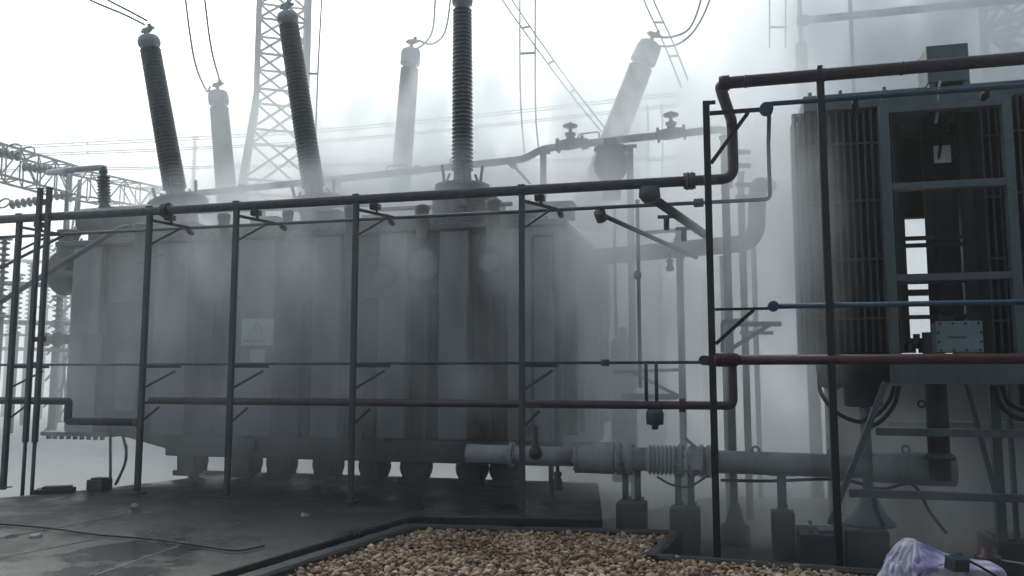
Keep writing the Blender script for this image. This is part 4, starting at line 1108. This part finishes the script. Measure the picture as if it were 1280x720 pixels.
def post_frame(px, pyt, Y, label, arms=((0, .9),), h=None):
    t = W(px, pyt, Y); e = empty('bus_support', (t.x, t.y, GZ)); tag(e, label, 'bus support', 'bus supports beyond the transformer')
    hh = t.z - GZ; MB().cyl((0, 0, 0), (0, 0, hh * .62), .10, 10).build('post', 'galv_far', e)
    b = MB(); insul(b, (0, 0, hh * .62), (0, 0, hh), .14); b.build('insulator', 'porcelain', e)
    b = MB(); b.box((0, 0, hh * .62), (.5, .5, .06)); b.box((0, 0, hh + .03), (.3, .2, .06)); b.build('cap_plate', 'galv_far', e)
for args in ((6, 300, 22, 'grey bus support post at the picture edge under the gantry'), (24, 345, 26, 'second bus support post from the picture edge, lost in mist'), (73, 372, 24, 'bus support post seen between twin poles and tank end'), (62, 300, 34, 'pale far bus support post showing above the drain pipe'),
             (40, 330, 30, 'thin bus support post just right of the second one'), (14, 360, 36, 'short hazy bus support low behind the outermost rack post'), (84, 340, 33, 'hazy bus support touching the tank end outline'),
         (244, 172, 40, 'misty far bus support standing before the dark leaning bushing'), (825, 330, 22, 'faint bus support in dense mist right of the tank'), (880, 345, 26, 'faint bus support in mist just left of the near black post')):
    post_frame(*args)
for i, (a, c, Y, lab) in enumerate((((0, 352), (90, 358), 23, 'upper grey tubular bus seen left of the tank'), ((0, 402), (90, 404), 26, 'lower pale tubular bus seen left of the tank'), ((0, 436), (90, 437), 30, 'lowest faint tubular bus seen left of the tank'), ((0, 322), (90, 330), 34, 'highest faint tubular bus seen left of the tank'))):
    o = MB().tube([W(a[0] - 120, a[1] - 3, Y), W(c[0] + 60, c[1] + 2, Y)], .07, 10).build('tubular_bus', 'galv_far'); tag(o, lab, 'busbar', 'tubular buses beyond the tank')
o = MB().pipe([W(-60, 415, 10.9), W(0, 378, 10.9), W(150, 285, 10.9), W(165, 283, 10.9)], .035, .1, 10).build('slanting_pipe', 'rack_grey')
tag(o, 'thin grey pipe slanting up to the transformer conservator', 'pipe')
o = MB().pipe([W(-60, 355, 10.6), W(0, 335, 10.6), W(88, 290, 10.6)], .02, .1, 8).build('slanting_pipe', 'rack_grey')
tag(o, 'slim rod slanting behind the twin poles', 'pipe')

# big pipe frame behind the cooler, top right
e = empty('pipe_gantry', tuple(xy(W(1003, 100, 12.5))) + (GZ,), PHI); tag(e, 'fogged steel pipe frame standing behind the cooler bank', 'pipe frame')
ie = (Matrix.Translation(e.location) @ Matrix.Rotation(PHI, 4, 'Z')).inverted()
b = MB(); b.cyl((0, 0, 0), (0, 0, 5.6), .06, 12); b.cyl((0, 0, 0), (0, 0, (ie @ W(1003, 55, 12.5)).z), .09, 12); b.cyl((0, 0, 5.5), (0, 0, 9), .035, 10); b.build('post', 'rack_grey', e)
q = ie @ W(1003, 26, 12.5); b = MB(); b.cyl((0, 0, q.z), (6, 0, q.z), .06, 12); b.cyl((-.05, 0, q.z), (.12, 0, q.z), .09, 12); b.build('rail', 'rack_grey', e)
q = ie @ W(1064, 26, 12.3); b = MB(); b.cyl((q.x, 0, q.z - 1.3), (q.x, 0, 9), .03, 10); b.build('post', 'rack_grey', e)
lattice_tower(W(1300, 100, 20), 2.6, 1.6, 12, 'lattice_tower', 'dark lattice tower cut by the picture edge above the cooler', .2, .14, .08, waist=.7)
b = MB(); e2 = empty('insulator_stack', tuple(xy(W(1262, 60, 15))) + (GZ,)); tag(e2, 'dark insulator stack with grading rings above the terminal box', 'insulator')
zt1 = W(1262, 22, 15).z - GZ; insul(b, (0, 0, zt1 - 2.2), (0, 0, zt1), .17); b.cyl((0, 0, 0), (0, 0, zt1 - 2.2), .12, 12); b.build('stack', 'porcelain', e2)
for dz in (.1, -.9):
    MB().tube([Vector((.42 * math.cos(a), .42 * math.sin(a), zt1 + dz)) for a in [2 * math.pi * k / 20 for k in range(21)]], .03, 8).build('grading_ring', 'galv_far', e2)

# conductors
def bundle(name, lines, r, label, spac=(), group='overhead conductors', cat='conductor', m='wire'):
    b = MB()
    for pts in lines: b.tube(curve_pts(pts, 10), r, 6)
    for p, q in spac: b.bar(p, q, r * 2.2)
    o = b.build(name, m); tag(o, label, cat, group); return o
def seglerp(pts, t):
    i = min(int(t * (len(pts) - 1)), len(pts) - 2); return Vector(pts[i]).lerp(Vector(pts[i + 1]), t * (len(pts) - 1) - i)
Yf = 34
for (ya, yb, yc), off, lab in ((((183, 160, 116)), 10, 'upper far twin conductor crossing behind the bushings'), (((194, 174, 130)), 8, 'lower far twin conductor crossing behind the bushings'), ((212, 205, 196), 7, 'lowest pale far conductor just above the transformer')):
    P1 = [W(-120, ya + 4, Yf), W(0, ya, Yf), W(420, yb, Yf), W(848, yc, Yf - 2)]
    P2 = [p - Vector((0, 0, off * .35 * Yf / F)) for p in P1]
    sp = [(seglerp(P1, t), seglerp(P2, t)) for t in (.42, .5, .72, .99)]
    bundle('overhead_line', [P1, P2], .022, lab, sp)
Y = 14
def pr_(pts, Y): return [W(x, y, Y) for x, y in pts]
a, c = pr_([(650, -60), (650, 90), (652, 150), (656, 196)], Y), pr_([(669, -60), (669, 90), (670, 150), (674, 192)], Y)
bundle('dropper', [a, c], .016, 'pair of dropper wires hanging right of the tallest bushing', [(W(650, 67, Y), W(669, 66, Y))], 'dropper wires')
a, c = pr_([(600, -50), (628, 0), (700, 100), (752, 165)], 22), pr_([(612, -50), (640, 0), (706, 95), (756, 160)], 22)
bundle('dropper', [a, c], .022, 'slanting pair of wires with spacers behind the fogged right bushing', [(seglerp(a, t), seglerp(c, t)) for t in (.45, .6, .75)], 'dropper wires')
a, c = pr_([(795, -40), (805, 0), (830, 55), (852, 110)], 24), pr_([(806, -40), (817, 0), (842, 55), (860, 100)], 24)
bundle('dropper', [a, c], .024, 'slanting pair of wires above the fogged right bushing tip', [(W(818, 28, 24), W(830, 28, 24)), (W(838, 70, 24), W(848, 70, 24))], 'dropper wires')
t1 = tip(1); Yt = t1.y
bundle('dropper', [pr_([(60, -30), (113, 0), (155, 18), (181, 31)], Yt), pr_([(85, -30), (135, 0), (160, 13), (184, 26)], Yt)], .017, 'two thick wires reaching the top of the leaning dark bushing', [], 'dropper wires')
t4 = tip(4); Yt = t4.y
bundle('dropper', [pr_([(228, -50), (232, 0), (243, 75), (258, 113), (263, 108)], Yt), pr_([(250, -50), (256, 0), (264, 60), (276, 106)], Yt)], .018, 'pair of thin wires down to the fogged bushing by the tower', [], 'dropper wires')
Yt = tip(2).y
bundle('dropper', [pr_([(404, -40), (402, 0), (397, 100), (395, 190), (404, 215), (418, 232)], 13)], .012, 'single thin wire hanging beside the second dark bushing', [(W(386, 92, 13), W(398, 92, 13))], 'dropper wires')
Yt = tip(5).y
bundle('dropper', [pr_([(545, -40), (544, 0), (540, 40), (526, 58), (514, 62)], Yt), pr_([(566, -40), (563, 0), (556, 40), (540, 55), (522, 50)], Yt)], .018, 'looped pair of wires on the middle fogged bushing', [], 'dropper wires')
Yt = tip(6).y
bundle('dropper', [pr_([(880, -40), (876, 0), (862, 35), (840, 46), (820, 46)], Yt), pr_([(894, -40), (887, 0), (868, 38), (845, 56), (818, 58)], Yt)], .018, 'looped pair of thick wires on the tilted right bushing', [], 'dropper wires')
a, c = pr_([(808, 250), (810, 205), (810, 150), (809, 130)], 30), pr_([(827, 250), (828, 205), (828, 150), (826, 130)], 30)
bundle('dropper', [a, c], .03, 'faint wire trapeze hanging beyond the upright valves', [(W(808, 200, 30), W(828, 200, 30))], 'dropper wires')
a, c = pr_([(962, -30), (962, 0), (962, 40), (962, 60)], 20), pr_([(982, -30), (982, 0), (982, 40), (982, 60)], 20)
bundle('dropper', [a, c], .02, 'faint pair of wires above the elbow of the maroon pipe', [(W(962, 34, 20), W(982, 34, 20))], 'dropper wires')

# ------------------------------------------------------------------ haze and spray mist
HAZE = .0022
def haze_mat(nt, out):
    v = nn(nt, 'ShaderNodeVolumePrincipled'); v.inputs['Color'].default_value = (.93, .95, .96, 1)
    v.inputs['Density'].default_value = HAZE; v.inputs['Anisotropy'].default_value = .35
    nt.links.new(v.outputs[0], out.inputs['Volume'])
M['haze'] = mat('thin_haze', haze_mat)
b = MB(); b.span((-270, -70, GZ - 1), (270, 430, 24)); o = b.build('haze', 'haze'); tag(o, 'pale even haze filling the whole switchyard', 'haze', kind='stuff')

def mist_mat(name, dens, seed, nscale=1.5, lo=.36, hi=.66, mn=.05, stretch=(1, 1, .5), power=1.0, col=(.93, .95, .96), an=.3):
    def bd(nt, out):
        tc = nn(nt, 'ShaderNodeTexCoord')
        ln = nn(nt, 'ShaderNodeVectorMath', operation='LENGTH'); nt.links.new(tc.outputs['Object'], ln.inputs[0])
        fo = nn(nt, 'ShaderNodeMapRange', interpolation_type='SMOOTHSTEP'); fo.inputs[1].default_value = 1.0; fo.inputs[2].default_value = .15; fo.inputs[3].default_value = 0; fo.inputs[4].default_value = 1
        nt.links.new(ln.outputs['Value'], fo.inputs[0])
        geo = nn(nt, 'ShaderNodeNewGeometry')
        mp = nn(nt, 'ShaderNodeMapping'); mp.inputs['Scale'].default_value = stretch; mp.inputs['Location'].default_value = (seed * 3.1, seed * 1.7, seed)
        nt.links.new(geo.outputs['Position'], mp.inputs['Vector'])
        nz = nn(nt, 'ShaderNodeTexNoise', Scale=nscale, Detail=4.0, Roughness=.6); nt.links.new(mp.outputs['Vector'], nz.inputs['Vector'])
        mr = nn(nt, 'ShaderNodeMapRange'); mr.inputs[1].default_value = lo; mr.inputs[2].default_value = hi; mr.inputs[3].default_value = mn; mr.inputs[4].default_value = 1.75
        nt.links.new(nz.outputs['Fac'], mr.inputs[0])
        mu = nn(nt, 'ShaderNodeMath', operation='MULTIPLY'); nt.links.new(fo.outputs[0], mu.inputs[0]); nt.links.new(mr.outputs[0], mu.inputs[1])
        md = nn(nt, 'ShaderNodeMath', operation='MULTIPLY'); md.inputs[1].default_value = dens; nt.links.new(mu.outputs[0], md.inputs[0])
        v = nn(nt, 'ShaderNodeVolumePrincipled'); v.inputs['Color'].default_value = (*col, 1); v.inputs['Anisotropy'].default_value = an
        nt.links.new(md.outputs[0], v.inputs['Density']); nt.links.new(v.outputs[0], out.inputs['Volume'])
    return mat(name, bd)
def mist(loc, size, dens, label, rz=PHI, **kw):
    bm = bmesh.new(); bmesh.ops.create_icosphere(bm, subdivisions=3, radius=1.0)
    me = bpy.data.meshes.new('spray_mist'); bm.to_mesh(me); bm.free()
    o = bpy.data.objects.new('spray_mist', me); COL.objects.link(o)
    o.location = loc; o.scale = size; o.rotation_euler.z = rz
    mm = mist_mat('spray_mist', dens, len(bpy.data.materials), **kw); mm.cycles.volume_step_rate = 1.0
    me.materials.append(mm)
    tag(o, label, 'mist', 'drifting spray mist', 'stuff'); return o
def tw(x, y, z): return tuple(TR.m @ Vector((x, y, z)))
C1 = (.985, .99, .992)
mist(tw(3.2, -.7, 1.7), (4.7, 1.0, 2.5), .58, 'thin curtain of spray hanging before the transformer front', col=C1, mn=.4)
mist(tw(3.6, 1.6, 3.7), (5.0, 2.4, 1.3), 1.4, 'dense spray cloud hiding the transformer cover', col=C1)
mist(tw(6.2, 2.2, 4.8), (6.8, 1.0, 3.0), 1.5, 'tall veil of mist rising between the bushing rows', col=C1)
mist(tuple(W(282, 185, 13.6)), (2.1, .9, 2.0), .5, 'soft veil of mist round the fogged bushing by the tower', col=C1)
mist(tw(10.2, 4.6, 1.2), (5.4, 4.2, 5.0), .62, 'tall bank of mist between the transformer and cooler', col=C1)
mist(tw(11.7, 3.2, 6.1), (3.5, 2.2, 3.3), 1.6, 'plume of mist over the cooler top with shade put into its grey', col=(.76, .78, .80))  # greyer than the other mist: the plume's shade is put into its colour
mist(tw(7.5, .4, 2.0), (1.8, 1.8, 3.0), 1.4, 'thick mist wrapping the right end of the tank', col=C1)
mist(tw(9.5, -.4, .3), (3.6, 1.7, 1.3), .6, 'low mist drifting round the pipe supports', col=C1)
mist(tuple(W(945, 300, 8.9)), (1.6, 1.3, 2.8), 1.0, 'bright mist puff behind the near rack elbow', col=C1)
mist(tuple(W(1008, 300, 7.65)), (.55, .5, 1.7), .9, 'wisp of mist clinging to the cooler fins', col=C1)
mist((-6, 38, 8), (75, 22, 19), .075, 'broad bank of mist over the far switchyard', rz=0, nscale=.1, mn=.6, col=C1)
# jets from the nozzles of the racks
def jet(p, q, r, label, dens=.75):
    p, q = Vector(p), Vector(q); d = q - p
    o = mist(tuple((p + q) / 2), (r * 1.25, r * 1.25, d.length * .8), dens, label, rz=0, nscale=2.6, col=C1, mn=.3); o.name = 'spray_jet'
    o.rotation_euler = Vector((0, 0, 1)).rotation_difference(d).to_euler(); o['category'] = 'spray jet'
lw = lambda x, y, z: LR.m @ Vector((x, y, z))
for px, lab in ((212, 'spray jet before the tank by the cabinet'), (330, 'spray jet striking the tank above the white sign'), (472, 'spray jet striking the tank by the middle post'), (600, 'spray jet striking the tank under the upright bushing'), (700, 'spray jet at the right shoulder of the tank')):
    x = LR.hit(px, 260).x; jet(lw(x, .4, zb1), lw(x + .15, 1.3, zb1 - 1.15), .34, lab)
for px, lab in ((560, 'low spray jet by the start of the oil pipe'), (400, 'low spray jet between two middle posts'), (735, 'low spray jet before the drain pots')):
    x = LR.hit(px, 457).x; jet(lw(x, .35, zm), lw(x + .1, 1.25, zm - .5), .3, lab)
x = RR.hit(960, 385).x
jet(RR.m @ Vector((x + .1, .5, zbl - .2)), RR.m @ Vector((x + .6, 1.1, zbl - .7)), .3, 'spray jet under the cooler fins by the blue pipe end')

# ------------------------------------------------------------------ camera, light, world
cam = bpy.data.cameras.new('camera'); co = bpy.data.objects.new('camera', cam); COL.objects.link(co)
cam.sensor_fit = 'HORIZONTAL'; cam.sensor_width = 36; cam.lens = 36 * F / 1280; cam.clip_start = .05; cam.clip_end = 2000
co.location = (0, 0, EYE); co.rotation_euler = (R(90) + PITCH, 0, 0); scene.camera = co

SUN_EL, SUN_AZ = R(40), R(-20)          # azimuth from +Y, to the left
wd = bpy.data.worlds.new('World'); scene.world = wd; wd.use_nodes = True
nt = wd.node_tree; nt.nodes.clear()
out = nt.nodes.new('ShaderNodeOutputWorld'); bg = nt.nodes.new('ShaderNodeBackground'); sk = nt.nodes.new('ShaderNodeTexSky')
sk.sky_type = 'NISHITA'; sk.sun_disc = False; sk.sun_elevation = SUN_EL; sk.sun_rotation = SUN_AZ
sk.air_density = 1.0; sk.dust_density = 4.0; sk.ozone_density = 1.0
hs = nt.nodes.new('ShaderNodeHueSaturation'); hs.inputs['Saturation'].default_value = .5
ti = nt.nodes.new('ShaderNodeMix'); ti.data_type = 'RGBA'; ti.blend_type = 'MULTIPLY'; ti.inputs[0].default_value = 1; ti.inputs[7].default_value = (.93, 1.015, 1.01, 1)
nt.links.new(sk.outputs[0], hs.inputs['Color']); nt.links.new(hs.outputs[0], ti.inputs[6]); nt.links.new(ti.outputs[2], bg.inputs['Color'])
bg.inputs['Strength'].default_value = .12; nt.links.new(bg.outputs[0], out.inputs['Surface'])
sl = bpy.data.lights.new('sun', 'SUN'); sl.energy = .6; sl.angle = R(20); sl.color = (1, .985, .96)
so = bpy.data.objects.new('sun', sl); COL.objects.link(so)
sd = Vector((math.sin(SUN_AZ) * math.cos(SUN_EL), math.cos(SUN_AZ) * math.cos(SUN_EL), math.sin(SUN_EL)))
so.rotation_euler = (-sd).to_track_quat('-Z', 'Y').to_euler(); so.location = (0, 0, 30)

vs = scene.view_settings
vs.view_transform = 'Standard'; vs.look = 'None'; vs.gamma = 1; vs.use_curve_mapping = False; vs.exposure = .92
cy = scene.cycles
cy.max_bounces = 14; cy.diffuse_bounces = 2; cy.glossy_bounces = 2; cy.transmission_bounces = 2; cy.volume_bounces = 12; cy.transparent_max_bounces = 16
cy.volume_step_rate = 1.0; cy.volume_max_steps = 128
cy.use_denoising = True
try:
    cy.denoiser = 'OPENIMAGEDENOISE'; cy.denoising_input_passes = 'RGB_ALBEDO_NORMAL'
except Exception: pass
cy.sample_clamp_indirect = 4.0
